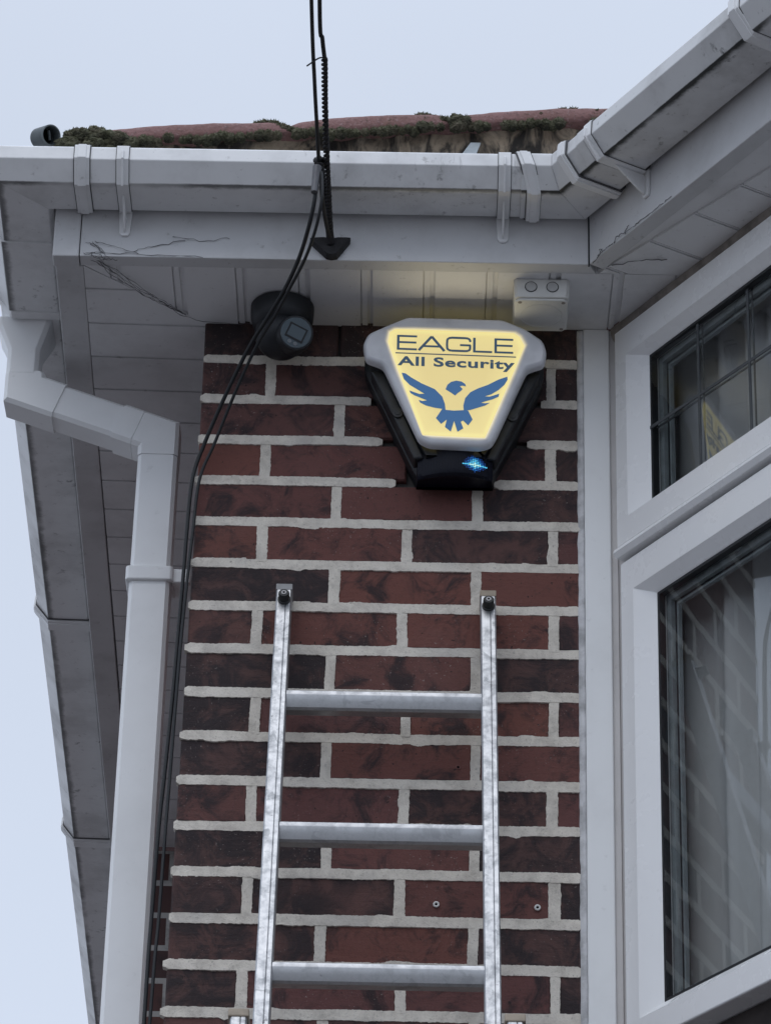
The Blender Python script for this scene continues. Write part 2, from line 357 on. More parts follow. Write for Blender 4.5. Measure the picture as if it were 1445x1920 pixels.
# ---- raised mortar ribbons (each bed and each perpend a ragged strip)
def edge_noise(t, a, b):            # a trowelled edge: nearly straight, with small nibbles and a few smears
    n_ = .09*fbm(t*9, a, b)+.06*fbm(t*110, a, b+3)+.09*fbm(t*330, a, b+5)
    sm_ = fbm(t*23, a+9, b+1)
    return n_ + (max(0, sm_-.42)*.8)
def ribbon_h(x0, x1, zc, seed, w=.0088, fine=True):
    n = max(2, int((x1-x0)/(.0022 if fine else .05))); rings = []
    for i in range(n+1):
        x = x0+(x1-x0)*i/n; e = min(i, n-i)/3.0; en = min(1, .55+.45*e) if fine else 1
        wt = w*(1+edge_noise(x, seed, 1.3))*en; wb = w*(1+1.2*edge_noise(x, seed, 7.7))*en
        dz = .0012*fbm(x*6, seed, 3.1); pr = -.0016 - .0009*fbm(x*19, seed, 5.5) - .0005*fbm(x*120, seed, 2.5)
        xx = x + (.0 if 0 < i < n else random.uniform(-.002, .002))
        rings.append([(xx, .012, zc+dz+wt*.97), (xx, .0012, zc+dz+wt), (xx, pr*.70, zc+dz+wt*.93), (xx, pr*.85, zc+dz+wt*.35), (xx, pr, zc+dz-wb*.35), (xx, pr*1.15, zc+dz-wb*.93), (xx, .0012, zc+dz-wb), (xx, .012, zc+dz-wb*.97)])
    mo.loft(rings)
def ribbon_v(xc, z0, z1, seed, w=.0088, fine=True):
    n = max(2, int((z1-z0)/(.0022 if fine else .05))); rings = []
    for i in range(n+1):
        z = z0+(z1-z0)*i/n
        wl = w*(1+1.3*edge_noise(z, seed, 2.2)); wr = w*(1+1.3*edge_noise(z, seed, 9.2)); pr = -.0013-.0008*fbm(z*30, seed, 4.4); dx = .0014*fbm(z*12, seed, 6.6)
        rings.append([(xc+dx-wl*.97, .012, z), (xc+dx-wl, .0012, z), (xc+dx-wl*.93, pr*.9, z), (xc+dx, pr, z), (xc+dx+wr*.93, pr*.9, z), (xc+dx+wr, .0012, z), (xc+dx+wr*.97, .012, z)])
    mo.loft(rings)
GAPS = {1: (.19, .437), 2: (.166, .432), 3: (.183, .412), 4: (.207, .362)}
for k in range(1, NROW+1):
    z = -CH*k; fine = k < 20; xl = PX0 - .0007*max(0, k-4) - (random.uniform(.0005, .0045) if k > 1 else 0); xr = .4955+random.uniform(-.0015, .002)
    tilt = 0
    for (a, b) in ([(xl, GAPS[k][0]), (GAPS[k][1], xr)] if k in GAPS else [(xl, xr)]): ribbon_h(a, b, z, k*3.7+a, fine=fine)
for k in range(0, NROW):
    for i, x in enumerate(PERP[k]):
        zt, zb = -CH*k, -CH*(k+1)
        if k <= 3 and .17 < x < .43: continue
        if k == 0: continue
        ribbon_v(x, zb+.004, zt-.004, k*5.1+i, .0084+random.uniform(-.0008, .0010), k < 20)
mo.build('mortar_joint', M_MORT, house, smooth=50)
# ---- wall cores: pier, side wall, nib at the back
w = MB()
p = [(PX0+.012, .012, -OZ), (.52, .012, -OZ), (.52, .25, -OZ), (PX0+.012, .25, -OZ)]; w.hexa(p, [(a, b, .02) for a, b, _ in p])
w.build('wall_core', M_BACK, house)
def side_brick_mat():
    m, t, b = mat('side_brickwork'); c = nd(t, 'ShaderNodeTexCoord'); mp = nd(t, 'ShaderNodeMapping'); mp.inputs['Rotation'].default_value = (math.radians(90), 0, 0)
    sx = nd(t, 'ShaderNodeSeparateXYZ'); t.links.new(c.outputs['Object'], sx.inputs[0]); cb = nd(t, 'ShaderNodeCombineXYZ')
    t.links.new(math_(t, 'ADD', sx.outputs[0], sx.outputs[1]), cb.inputs[0]); t.links.new(sx.outputs[2], cb.inputs[1])
    br = nd(t, 'ShaderNodeTexBrick'); t.links.new(cb.outputs[0], br.inputs[0]); br.inputs['Color1'].default_value = (.15, .062, .052, 1); br.inputs['Color2'].default_value = (.07, .042, .042, 1); br.inputs['Mortar'].default_value = (.45, .44, .42, 1)
    setv(br, Scale=1.0, Mortar_Size=.0065, Mortar_Smooth=.1, Brick_Width=.225, Row_Height=CH)
    n1 = noise_node(t, 20, 5, .7, c.outputs['Object']); t.links.new(mixc(t, math_(t, 'MULTIPLY', ramp(t, n1, .5, .7), .5), br.outputs[0], (.03, .027, .028)), b.inputs['Base Color']); b.inputs['Roughness'].default_value = .85
    bump(t, b, br.outputs['Fac'], -.6, .004); return m
M_SBR = side_brick_mat()
w = MB()
a0 = Vector((PX0+.004, .03, 0)); a1 = a0+SD*4.0
w.hexa([(a0.x, a0.y, -OZ), (a0.x+.2, a0.y, -OZ), (a1.x+.2, a1.y, -OZ), (a1.x, a1.y, -OZ)], [(a0.x, a0.y, .02), (a0.x+.2, a0.y, .02), (a1.x+.2, a1.y, .02), (a1.x, a1.y, .02)])
w.box((-.335, 2.157, -OZ), (-.14, 2.8, -.0085)); w.build('side_wall', M_SBR, house)
# bay wall under the window, rest of the bay and main wall beyond it
w = MB()
def pr(pts, z0, z1, mb): mb.hexa([(p.x, p.y, z0) for p in pts], [(p.x, p.y, z1) for p in pts])
c0, c1 = bay(.0, -.035, 0), bay(BAYW+.03, -.035, 0); c1b = Vector((2.1, c1.y, 0))
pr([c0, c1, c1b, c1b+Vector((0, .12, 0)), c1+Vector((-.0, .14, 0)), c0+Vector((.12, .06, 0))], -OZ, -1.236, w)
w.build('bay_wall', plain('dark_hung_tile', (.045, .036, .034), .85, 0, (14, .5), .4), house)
w = MB(); w.box((2.3, 0, -OZ), (6, .25, .02)); w.build('front_wall', M_SBR, house)

# ---- soffit: boards with open V joints
so_ = MB()
e0 = -.0025
def boards(poly, axis_o, axis_d, start, pitch, count, gap=.008, z=ZS):
    nx = Vector((axis_d.y, -axis_d.x, 0))
    so_.hexa([(x, y, e0) for x, y in poly], [(x, y, .02) for x, y in poly])
    for i in range(count):
        a = start+i*pitch; pieces = ((a+gap/2, a+pitch-gap*1.9), (a+pitch-gap*1.9+.0022, a+pitch-gap/2))
        for q0, q1 in pieces:
            pts = [axis_o+axis_d*q0-nx*3, axis_o+axis_d*q0+nx*3, axis_o+axis_d*q1+nx*3, axis_o+axis_d*q1-nx*3]
            c = clip_poly([(v.x, v.y) for v in pts], poly)
            if len(c) > 2:
                area = sum(c[k][0]*c[(k+1) % len(c)][1]-c[(k+1) % len(c)][0]*c[k][1] for k in range(len(c)))
                if area < 0: c = c[::-1]
                so_.hexa([(x, y, z if q1-q0 > .02 else z+.0012) for x, y in c], [(x, y, e0-.0002) for x, y in c])
# front soffit (to the bay frame), side soffit (mitred at the corner), bay soffit
t_ = (.170)/BD.y*-1
bx = bay(.17/-BD.y, 0, 0)
boards([(-.287, -.168), (bx.x, -.168), (BO.x, -.002), (BO.x-.05, .002), (-.103, .002)], Vector((0, 0, 0)), Vector((1, 0, 0)), -.3325, .0985, 12)
se = SD*2.15
boards([(-.2885, -.166), (-.1045, .0), (-.1045+se.x*.98, se.y), (-.2885+se.x, se.y)][::1], Vector((-.2885, -.1, 0)), SD, -.103, .1045, 22, .0030)
fi = bfa(-.02, -.03, 0)
q = [bfa(-.0, -.028, 0), bfa(BAYF+.05, -.028, 0), bay(BAYW+.08, 0, 0), Vector((bx.x, -.1695, 0)), Vector((fi.x, -.1695, 0))]
boards([(v.x, v.y) for v in q], FO, BD, -.09, .1, 9, .0032)
q = [Vector((B1.x-.02, B1.y+.03, 0)), Vector((3, B1.y+.03, 0)), Vector((3, BW1.y+.02, 0)), Vector((BW1.x-.05, BW1.y+.02, 0))]
so_.hexa([(v.x, v.y, ZS+.001) for v in q], [(v.x, v.y, .02) for v in q])
so_.build('soffit', M_SOF, house)

# ---- fascia boards
fb = MB(); FZ0, FZ1, FT = 0.0, .158, .028
z0 = ZS
fb.hexa([(LC.x+.042, -.195, z0), (FO.x, -.195, z0), (FO.x+.012, -.167, z0), (LC.x+.042, -.167, z0)], [(LC.x+.042, -.195, FZ1), (FO.x, -.195, FZ1), (FO.x+.012, -.167, FZ1), (LC.x+.042, -.167, FZ1)])
fb.build('fascia', M_FAS, house, bevel=.0015)
fb = MB()
fb.hexa([LC+Vector((0, -.003, z0-.002)), LC+Vector((.041, -.003, z0-.002)), LC+Vector((.041, .0, z0-.002))+SD*.03, LC+SD*.03+Vector((0, 0, z0-.002))], [LC+Vector((0, -.003, FZ1)), LC+Vector((.041, -.003, FZ1)), LC+Vector((.041, .0, FZ1))+SD*.03, LC+SD*.03+Vector((0, 0, FZ1))])
fb.build('fascia_corner', M_FAS, house, bevel=.002)
fb = MB(); a, b = LC+SD*.0305, LC+SD*4
fb.hexa([a+Vector((.003, 0, z0)), a+Vector((.047, 0, z0)), b+Vector((.047, 0, z0)), b+Vector((.003, 0, z0))], [a+Vector((.003, 0, FZ1)), a+Vector((.047, 0, FZ1)), b+Vector((.047, 0, FZ1)), b+Vector((.003, 0, FZ1))])
fb.build('fascia', M_FAS, house, bevel=.0015)
fb = MB()
fb.hexa([bfa(.0015, 0, z0), bfa(BAYF, 0, z0), bfa(BAYF+.01, -.028, z0), bfa(.0, -.028, z0)], [bfa(.0015, 0, FZ1), bfa(BAYF, 0, FZ1), bfa(BAYF+.01, -.028, FZ1), bfa(.0, -.028, FZ1)])
fb.build('fascia', M_FAS, house, bevel=.0015)
fb = MB(); fb.box((B1.x+.001, B1.y, z0), (3, B1.y+.028, FZ1)); fb.build('fascia', M_FAS, house)
# black strip in the fold of the two fascias
fb = MB(); fb.box((FO.x-.0012, -.1955, z0-.001), (FO.x+.0012, -.19, .09)); fb.build('fascia_joint', M_GASKET, house)

# ---- roof slope behind the tiles (closed), tile course, bedding, moss
rf = MB(); rp = math.tan(math.radians(29))
def rz(y): return .19+(y+.20)*rp
A = [Vector((LC.x-.02, -.20, .185)), Vector((FO.x+.05, -.20, .185)), Vector((FO.x+.6, 5.0, rz(5.0))), Vector((LC.x+5.0, 5.0, rz(5.0)))]
rf.hexa(A, [v+Vector((0, 0, -.03)) for v in A])
B = [LC+Vector((-.02, .02, .185)), A[3]+Vector((-.05, 0, 0)), LC+SD*10+Vector((0, 0, .185))]
rf.hexa(B, [v+Vector((0, 0, -.03)) for v in B])
C_ = [bfa(.0, .0, .183), bfa(BAYF, 0, .183), Vector((1.5, 1.2, rz(1.2))), Vector((FO.x+.2, 1.2, rz(1.2)))]
rf.hexa(C_, [v+Vector((0, 0, -.03)) for v in C_])
C_ = [Vector((B1.x, B1.y, .183)), Vector((3, B1.y, .183)), Vector((3, 1.2, rz(1.2)-.05)), Vector((1.5, 1.2, rz(1.2)-.05))]
rf.hexa(C_, [v+Vector((0, 0, -.03)) for v in C_])
rf.build('roof', M_TILE, house)
roof = house
def nose(x):                      # underside line of the tile noses, old roof rising to the right
    return .1665 + (x+.23)*.073
TILES = [(-.315, .030, .0235, .0165), (.030, .282, .025, .020), (.282, .560, .023, .017)]
for (x0, x1, h0, h1) in TILES:
    tb = MB(); n = 40; rings = []
    for i in range(n+1):
        u = i/n; x = x0+(x1-x0)*u
        h = h0+.0015+.0055*math.sin(math.pi*min(1, u*1.05))+.0030*u+(.004 if u > .8 else 0)*0 + .0014*fbm(x*25, 1, x0)
        h *= (1 if u < .9 else 1-.45*((u-.9)/.1)**2)
        if u < .06: h *= .72+.28*u/.06
        zb = nose(x)+.006
        y0 = -.252 + .0015*fbm(x*30, 4, 2); prof = []
        prof.append((x, y0+.03, zb-.004)); prof.append((x, y0+.004, zb))
        prof.append((x, y0, zb+.004))
        for k in range(1, 7):
            a = k/6*math.pi/2; prof.append((x, y0+.012*(1-math.cos(a)), zb+.004+(h-.004)*math.sin(a)))
        for d in (.05, .12, .22, .32): prof.append((x, y0+d, zb+h+(d-.012)*.50))
        rings.append(prof)
    tb.loft(rings, closed=True, caps=True); tb.build('roof_tile', M_TILE, house, smooth=60)
bd = MB(); n = 170; rings = []
for i in range(n+1):
    x = -.31+(.87)*i/n; zt = nose(x)+.010; r = []
    for k in range(9):
        v = k/8; z = .128+(zt-.128)*v
        hole = max(0, fbm(x*11, 3.3, .2)-.18)*max(0, 1-v*1.5)*.12
        r.append((x, -.222-.012*v+.010*fbm(x*22, z*30, 1.7)+hole, z))
    rings.append(r)
bd.loft(rings, closed=False, caps=False); bd.build('tile_bedding', M_BED, house, smooth='all')
ms_ = MB()
def clump(c, r, sq=(1, 1, 1), fuzz=26, tone=.5):
    bm = bmesh.new(); bmesh.ops.create_icosphere(bm, subdivisions=3, radius=1); s0 = random.uniform(0, 99)
    vs = []
    for v in bm.verts:
        d = v.co.normalized(); k = 1+.30*fbm(d.x*1.6+s0, d.y*1.6, d.z*1.6)+.10*fbm(d.x*6+s0, d.y*6, d.z*6)
        vs.append(Vector(c)+Vector((d.x*sq[0], d.y*sq[1], d.z*sq[2]))*r*k)
    for f in bm.faces:
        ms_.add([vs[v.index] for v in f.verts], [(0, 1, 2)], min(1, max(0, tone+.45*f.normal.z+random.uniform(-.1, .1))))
    bm.free()
    for _ in range(fuzz):
        d = Vector((random.gauss(0, 1), random.gauss(0, 1)-.5, random.gauss(0, 1)+.4)).normalized()
        b = Vector(c)+Vector((d.x*sq[0], d.y*sq[1], d.z*sq[2]))*r*.95; l = random.uniform(.0018, .0045); t = d.orthogonal().normalized()*.0011; t2 = d.cross(t)
        tip = b+(d+Vector((random.uniform(-.5, .5), random.uniform(-.5, .5), random.uniform(-.3, .5)))).normalized()*l
        ms_.add([b+t, b-t*.5+t2, b-t*.5-t2, tip], [(0, 1, 3), (1, 2, 3), (2, 0, 3)], min(1, tone+random.uniform(0, .45)))
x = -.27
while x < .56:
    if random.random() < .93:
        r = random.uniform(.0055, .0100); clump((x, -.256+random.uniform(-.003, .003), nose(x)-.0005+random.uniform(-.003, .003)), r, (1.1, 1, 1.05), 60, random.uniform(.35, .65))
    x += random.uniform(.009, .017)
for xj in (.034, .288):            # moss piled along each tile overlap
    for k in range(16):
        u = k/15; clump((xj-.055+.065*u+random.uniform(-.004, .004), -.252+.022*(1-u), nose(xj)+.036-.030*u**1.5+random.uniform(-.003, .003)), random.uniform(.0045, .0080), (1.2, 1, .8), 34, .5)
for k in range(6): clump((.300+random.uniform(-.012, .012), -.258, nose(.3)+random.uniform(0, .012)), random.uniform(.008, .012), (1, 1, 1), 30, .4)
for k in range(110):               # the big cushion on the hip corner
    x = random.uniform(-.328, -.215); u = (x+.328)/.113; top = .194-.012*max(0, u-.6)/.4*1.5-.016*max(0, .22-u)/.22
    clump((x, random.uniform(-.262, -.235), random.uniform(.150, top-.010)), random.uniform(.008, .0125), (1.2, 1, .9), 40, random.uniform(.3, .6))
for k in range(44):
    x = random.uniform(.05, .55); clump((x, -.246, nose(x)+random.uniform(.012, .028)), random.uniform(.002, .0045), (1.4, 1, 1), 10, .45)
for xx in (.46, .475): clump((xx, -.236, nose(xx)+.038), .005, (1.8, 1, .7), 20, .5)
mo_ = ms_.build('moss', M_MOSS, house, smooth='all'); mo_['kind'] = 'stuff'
ft = MB(); ft.hexa([(.300, -.262, .150), (.322, -.262, .150), (.330, -.250, .181), (.314, -.250, .181)], [(.300, -.258, .150), (.322, -.258, .150), (.330, -.246, .181), (.314, -.246, .181)])
ft.build('eaves_felt', M_FELT, house)

# ---- white post and sealants between brick and bay
ps = MB(); ps.box((.5012, -.004, -OZ), (.5425, .06, ZS-.001)); ps.build('corner_post', M_POST, house, bevel=.002)
se_ = MB(); rings = []
for i in range(330):
    z = ZS-.004-i*.0045; a = .0055*(1+.35*fbm(z*26, 1, 1)); pr_ = -.0045-.0025*fbm(z*34, 2, 2)
    rings.append([(.4945-a*.8, .008, z), (.4950-a*.7, pr_*.6, z), (.4985, pr_, z), (.5010, pr_*.9, z), (.5011, .008, z)])
se_.loft(rings); se_.build('sealant_strip', M_SEALW, house, smooth='all')
se_ = MB(); se_.hexa([(.5428, .002, -1.6), (.553, .000, -1.6), (.553, .04, -1.6), (.5428, .04, -1.6)], [(.5428, .002, ZS-.001), (.553, .0, ZS-.001), (.553, .04, ZS-.001), (.5428, .04, ZS-.001)])
se_.hexa([bay(.0, -.008, -1.236), bay(.0225, -.008, -1.236), bay(.0225, -.06, -1.236), bay(.0, -.06, -1.236)], [bay(.0, -.008, ZS-.001), bay(.0225, -.008, ZS-.001), bay(.0225, -.06, ZS-.001), bay(.0, -.06, ZS-.001)])
se_.build('jamb_trim', pvc('trim_pvc', (.60, .58, .57), .4, .5), house)
se_ = MB(); rings = []
for i in range(60):
    s = .004+i*.0125; rings.append([bay(s, -.04, ZS-.0012), bay(s, .004+.003*fbm(s*9, 1, 1), ZS-.0012), bay(s, .003+.002*fbm(s*20, 3, 1), ZS-.012), bay(s, -.003+.002*fbm(s*14, 5, 1), -.030), bay(s, -.04, -.030)])
se_.loft(rings); se_.build('head_sealant', M_SEAL, house, smooth=60)

# ---- bay windows
def frame(mb, s0, s1, z0, z1, nf, L, R_, T, B, nb=-.055, drop=.018):
    rings = []
    for (k, n) in ((0, nb), (0, nf-.002), (.1, nf), (1, nf), (2, nf-drop), (2, nb)):
        def o(w): return 0 if k == 0 else (.0015 if k == .1 else (w[0] if k == 1 else w[1]))
        rings.append([bay(s0+o(L), n, z0+o(B)), bay(s1-o(R_), n, z0+o(B)), bay(s1-o(R_), n, z1-o(T)), bay(s0+o(L), n, z1-o(T))])
    rings.append(rings[0]); mb.loft(rings, caps=False)
def ring(mb, s0, s1, z0, z1, w, n0, n1):
    R = [[bay(s0, n, z0), bay(s1, n, z0), bay(s1, n, z1), bay(s0, n, z1)] for n in (n0, n1)]
    R += [[bay(s0+w, n, z0+w), bay(s1-w, n, z0+w), bay(s1-w, n, z1-w), bay(s0+w, n, z1-w)] for n in (n1, n0)]
    R.append(R[0]); mb.loft(R, caps=False)
def slab(mb, s0, s1, z0, z1, n0, n1, tl=0.0):
    def bay(s, n, z, f=globals()['bay']): return f(s, n-tl*(s-.36), z)
    mb.hexa([bay(s0, n0, z0), bay(s1, n0, z0), bay(s1, n0, z1), bay(s0, n0, z1)], [bay(s0, n1, z0), bay(s1, n1, z0), bay(s1, n1, z1), bay(s0, n1, z1)])
S1 = .705
TLT = .0300                # the panes sit a touch skewed in their rebates
def window(name, z0, z1, nf, L, T, B, gl, label, leads):
    f = MB(); frame(f, .0228, S1, z0, z1, nf, L, L, T, B); fo = f.build(name, M_WIN, house, bevel=.0012); fo['label'] = label
    s0, s1, g0, g1 = .0228+L[1], S1-L[1], z0+B[1], z1-T[1]; nfb = nf-.018
    k = MB(); ring(k, s0-.002, s1+.002, g0-.002, g1+.002, .0065, nfb-.0005, nfb-.012); k.build('gasket', M_GASKET, fo)
    k = MB(); slab(k, s0-.004, s1+.004, g0-.004, g1+.004, nfb-.0085, nfb-.0125, TLT); k.build('pane', M_GLASS, fo)
    k = MB(); ring(k, s0+.001, s1-.001, g0+.001, g1-.001, .0120, nfb-.0165, nfb-.024); k.build('spacer_bar', M_SPACER, fo)
    k = MB(); ring(k, s0+.004, s1-.004, g0+.004, g1-.004, .0125, nfb-.0245, nfb-.030); k.build('inner_frame', M_GASKET, fo)
    k = MB(); ring(k, s0+.0165, s1-.0165, g0+.0165, g1-.0165, .004, nfb-.0245, nfb-.031); k.build('inner_bead', M_SPACER, fo)
    if leads:
        k = MB()
        for q in (.2165, .340, .4635, .587): slab(k, q-.0026, q+.0026, g0, g1, nfb-.0069, nfb-.0084, TLT)
        zm = (g0+g1)/2; 
        qs = [s0, .2139, .2191, .3374, .3426, .4609, .4661, .5844, .5896, s1]
        for a, b in zip(qs[::2], qs[1::2]): slab(k, a, b, zm-.0026, zm+.0026, nfb-.0068, nfb-.0083, TLT)
        k.build('lead_strip', M_LEAD, fo)
        k = MB()
        for q in (.2165, .340, .4635, .587): slab(k, q-.0018, q+.0018, g0, g1, nfb-.0165, nfb-.0175, TLT)
        slab(k, s0, s1, zm-.0018, zm+.0018, nfb-.0163, nfb-.0173, TLT); k.build('lead_strip', M_LEAD, fo)
    return fo
window('top_window', -.4175, -.0285, .010, (.034, .070), (.055, .069), (.045, .056), None, 'leaded top window with dark lead strips', True)
window('lower_window', -1.2335, -.4425, .004, (.037, .071), (.057, .0745), (.040, .057), None, 'large plain lower window', False)
tb = MB(); rings = []
for s in (.021, S1): rings.append([bay(s, -.04, -.4185), bay(s, .006, -.4185), bay(s, .014, -.421), bay(s, .016, -.427), bay(s, .010, -.4345), bay(s, -.006, -.4345), bay(s, -.04, -.4345)])
tb.loft(rings); tb.build('drip_bead', M_WIN, house, smooth=30)
tb = MB(); slab(tb, .0228, S1, -.4423, -.4347, -.012, -.05); tb.build('gasket', M_GASKET, house)
tb = MB(); slab(tb, S1+.001, S1+.06, -1.2335, -.0285, .012, -.06); tb.build('corner_post', M_WIN, house)
# front of the bay (mostly out of view): frame wall
tb = MB(); tb.box((BW1.x+.03, BW1.y+.01, -1.235), (2.1, BW1.y+.05, ZS)); tb.build('bay_front', M_WIN, house)
# room behind the window
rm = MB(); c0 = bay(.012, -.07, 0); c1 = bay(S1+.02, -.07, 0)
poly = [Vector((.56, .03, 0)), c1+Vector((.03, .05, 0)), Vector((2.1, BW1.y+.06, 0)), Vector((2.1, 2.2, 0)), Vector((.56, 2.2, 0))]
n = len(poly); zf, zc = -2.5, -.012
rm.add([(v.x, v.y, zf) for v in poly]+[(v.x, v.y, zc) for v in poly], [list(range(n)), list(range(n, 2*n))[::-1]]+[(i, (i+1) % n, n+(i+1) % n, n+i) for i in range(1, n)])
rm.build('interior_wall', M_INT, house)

# ================================================================== CURTAIN
def curtain(s0, s1, label, seed, n0=-.095):
    cb = MB(); cols = 90; rows = 14; vs = []
    for j in range(rows+1):
        z = -.03-(1.17)*j/rows
        for i in range(cols+1):
            s = s0+(s1-s0)*i/cols; ph = s*2*math.pi/.075+seed+1.4*math.sin(s*21+seed)
            a = .012*(1+.3*math.sin(s*37+seed))
            nn = n0+a*math.sin(ph)+.006*fbm(s*8, z*2, seed)
            vs.append(bay(s+.003*math.sin(z*3+s*9), nn, z))
    cb.add(vs, [(j*(cols+1)+i, j*(cols+1)+i+1, (j+1)*(cols+1)+i+1, (j+1)*(cols+1)+i) for j in range(rows) for i in range(cols)])
    o = cb.build('net_curtain', M_NET, smooth='all', base=tuple(bay((s0+s1)/2, n0, -1.2))); md = o.modifiers.new('thick', 'SOLIDIFY'); md.thickness = .0012
    return tag(o, label, 'curtain', 'net curtains behind the bay window')
curtain(.015, .70, 'pleated white net curtain hanging behind the bay window panes', .7)

# ================================================================== GUTTERS
PROF = [(.001, .126), (.004, .082), (.011, .072), (.056, .072), (.074, .072), (.086, .072), (.0885, .0751), (.1095, .101), (.1075, .124), (.1035, .1275)]
TH = .0028
def closed_profile(extra=0.0):
    out = [(n+(extra if i >= 3 else (0)), z-(extra if z < .09 else 0)) for i, (n, z) in enumerate(PROF)]
    inn = [(.0985, .125), (.1035, .103), (.083, .0765), (.013, .0765), (.0075, .084), (.0045, .126)]
    return out+inn
GRIME = [0, 0, 0, .15, .62, 1, .30, 0, 0, 0] + [0]*6
def sweep(mb, prof, p0, d0, p1, d1):
    mb.glow = (mb.glow or []) + GRIME + GRIME
    mb.hexa([p0+d0*n+Vector((0, 0, z)) for n, z in prof], [p1+d1*n+Vector((0, 0, z)) for n, z in prof])
def strap(mb, pt, tan, nrm, w, ex, skew=0.0, lo=0.0):      # band wrapped round the gutter
    o = [(-.0005, .129), (.0, .080), (.008, .072-ex), (.0868, .072-ex), (.1095+ex, .1005), (.1078+ex, .1255), (.102, .1315), (.094, .1315), (.094, .128)]
    i = [(.1035, .128), (.1081, .124), (.1098, .101), (.0862, .0715), (.0105, .0715), (.003, .082), (.001, .129)]
    prof = o[:-1]+i
    out = [(n, z) for n, z in o]; inn = i
    ring_ = out+inn
    def P(n, z, t): return pt+nrm*n+tan*(t+skew*(.13-z)*6)+Vector((0, 0, z))
    mb.hexa([P(n, z, -w/2) for n, z in ring_], [P(n, z, w/2) for n, z in ring_])
def bracket(mb_band, mb_leg, pt, tan, nrm):
    strap(mb_band, pt, tan, nrm, .019, .0028)
    def P(n, z, t): return pt+nrm*n+tan*t+Vector((0, 0, z))
    # rib down the front, gusset under the gutter, leg on the fascia
    mb_band.hexa([P(.1105, .118, -.0018), P(.1155, .115, -.0018), P(.1165, .100, -.0018), P(.091, .064, -.0018), P(.086, .0690, -.0018), P(.1115, .100, -.0018)], [P(.1105, .118, .0018), P(.1155, .115, .0018), P(.1165, .100, .0018), P(.091, .064, .0018), P(.086, .0690, .0018), P(.1115, .100, .0018)])
    mb_leg.hexa([P(.0005, .076, -.0105), P(.0005, .076, .0105), P(.0005, .034, .0085), P(.0005, .029, .005), P(.0005, .029, -.005), P(.0005, .034, -.0085)], [P(.005, .076, -.0105), P(.005, .076, .0105), P(.0045, .035, .0082), P(.0045, .030, .0045), P(.0045, .030, -.0045), P(.0045, .035, -.0082)])
    mb_leg.hexa([P(.005, .0688, -.0018), P(.060, .0688, -.0018), P(.012, .036, -.0018), P(.005, .034, -.0018)], [P(.005, .0688, .0018), P(.060, .0688, .0018), P(.012, .036, .0018), P(.005, .034, .0018)])
X1 = Vector((1, 0, 0))
M_SEAM = plain('seam_shade', (.10, .10, .105), .7)  # dark bands painted in as the shadow line beside each clip and bracket
def add_bracket(par, pt, tan, nrm):
    a, b = MB(), MB(); bracket(a, b, pt, tan, nrm); o = a.build('bracket', M_CLIP, par, bevel=.0009); q = MB(); strap(q, pt, tan, nrm, .0212, .0010); q.build('seam_shadow', M_SEAM, o); b.build('bracket_leg', M_CLIP, o, bevel=.001)
def add_union(par, pt, tan, nrm, w=.023, ex=.0042, skew=0):
    a = MB(); strap(a, pt, tan, nrm, w, ex, skew); strap(a, pt, tan, nrm, w*.55, ex+.0022, skew); o = a.build('union_clip', M_CLIP, par, bevel=.0012); q = MB(); strap(q, pt, tan, nrm, w+.0030, max(.0010, ex-.0028), skew); q.build('seam_shadow', M_SEAM, o)
MLC = mitre(FN, SNm); MFO = mitre(FN, BN); MB1 = mitre(BN, FN)
GG = 'white square-line gutters under the roof edge'
gf = thing('gutter', (0, -.2, 0), 'long level white gutter across the top of the brick pier', 'gutter', GG)
k = MB(); sweep(k, closed_profile(), LC, MLC, frt(.402, 0, 0), FN); k.build('gutter_run', M_GUT, gf, bevel=.0012)
add_union(gf, frt(-.2875, 0, 0), X1, FN, .0235)
add_bracket(gf, frt(-.2245, 0, 0), X1, FN); add_bracket(gf, frt(.3665, 0, 0), X1, FN)
ga = thing('gutter_angle', FO, 'angled white gutter elbow joining the level gutter to the bay gutter', 'gutter', GG)
k = MB(); pf = closed_profile(.0028)
sweep(k, pf, frt(.392, 0, 0), FN, FO, MFO); sweep(k, pf, FO, MFO, bfa(.088, 0, 0), BN); k.build('elbow', M_BGUT, ga, bevel=.0014)
add_union(ga, frt(.3935, 0, 0), X1, FN, .021, .0062, .05)
add_union(ga, bfa(.091, 0, 0), BD, BN, .019, .0062, 0)
gb = thing('gutter', bfa(.35, .05, 0), 'grimy white gutter rising to the right above the bay window', 'gutter', GG)
k = MB(); sweep(k, closed_profile(), bfa(.089, 0, 0), BN, bfa(.535, 0, 0), BN); k.build('gutter_run', M_BGUT, gb, bevel=.0012)
k = MB(); sweep(k, [(a_, b_) for a_, b_ in closed_profile(.0016)], bfa(.128, 0, 0), BN, bfa(.147, 0, 0), BN); k.build('joint_collar', M_BGUT, gb, bevel=.0012)
add_bracket(gb, bfa(.158, 0, 0), BD, BN)
gc = thing('gutter_angle', B1, 'dirty white gutter corner cut off by the top right edge', 'gutter', GG)
k = MB(); sweep(k, pf, bfa(.530, 0, 0), BN, B1, MB1); sweep(k, pf, B1, MB1, Vector((3, B1.y, 0)), FN); k.build('elbow', M_BGUT, gc, bevel=.0014)
add_union(gc, bfa(.536, 0, 0), BD, BN, .024, .006, 0)
gs = thing('gutter', sid(1.0, .05, 0), 'side gutter running back along the left eaves, seen from below', 'gutter', GG)
k = MB(); sweep(k, closed_profile(), LC, MLC, sid(4.2, 0, 0), SNm); k.build('gutter_run', M_GUT, gs, bevel=.0012)
for d in (1.44, 2.50): add_union(gs, sid(d, 0, 0), SD, SNm, .04, .0055)
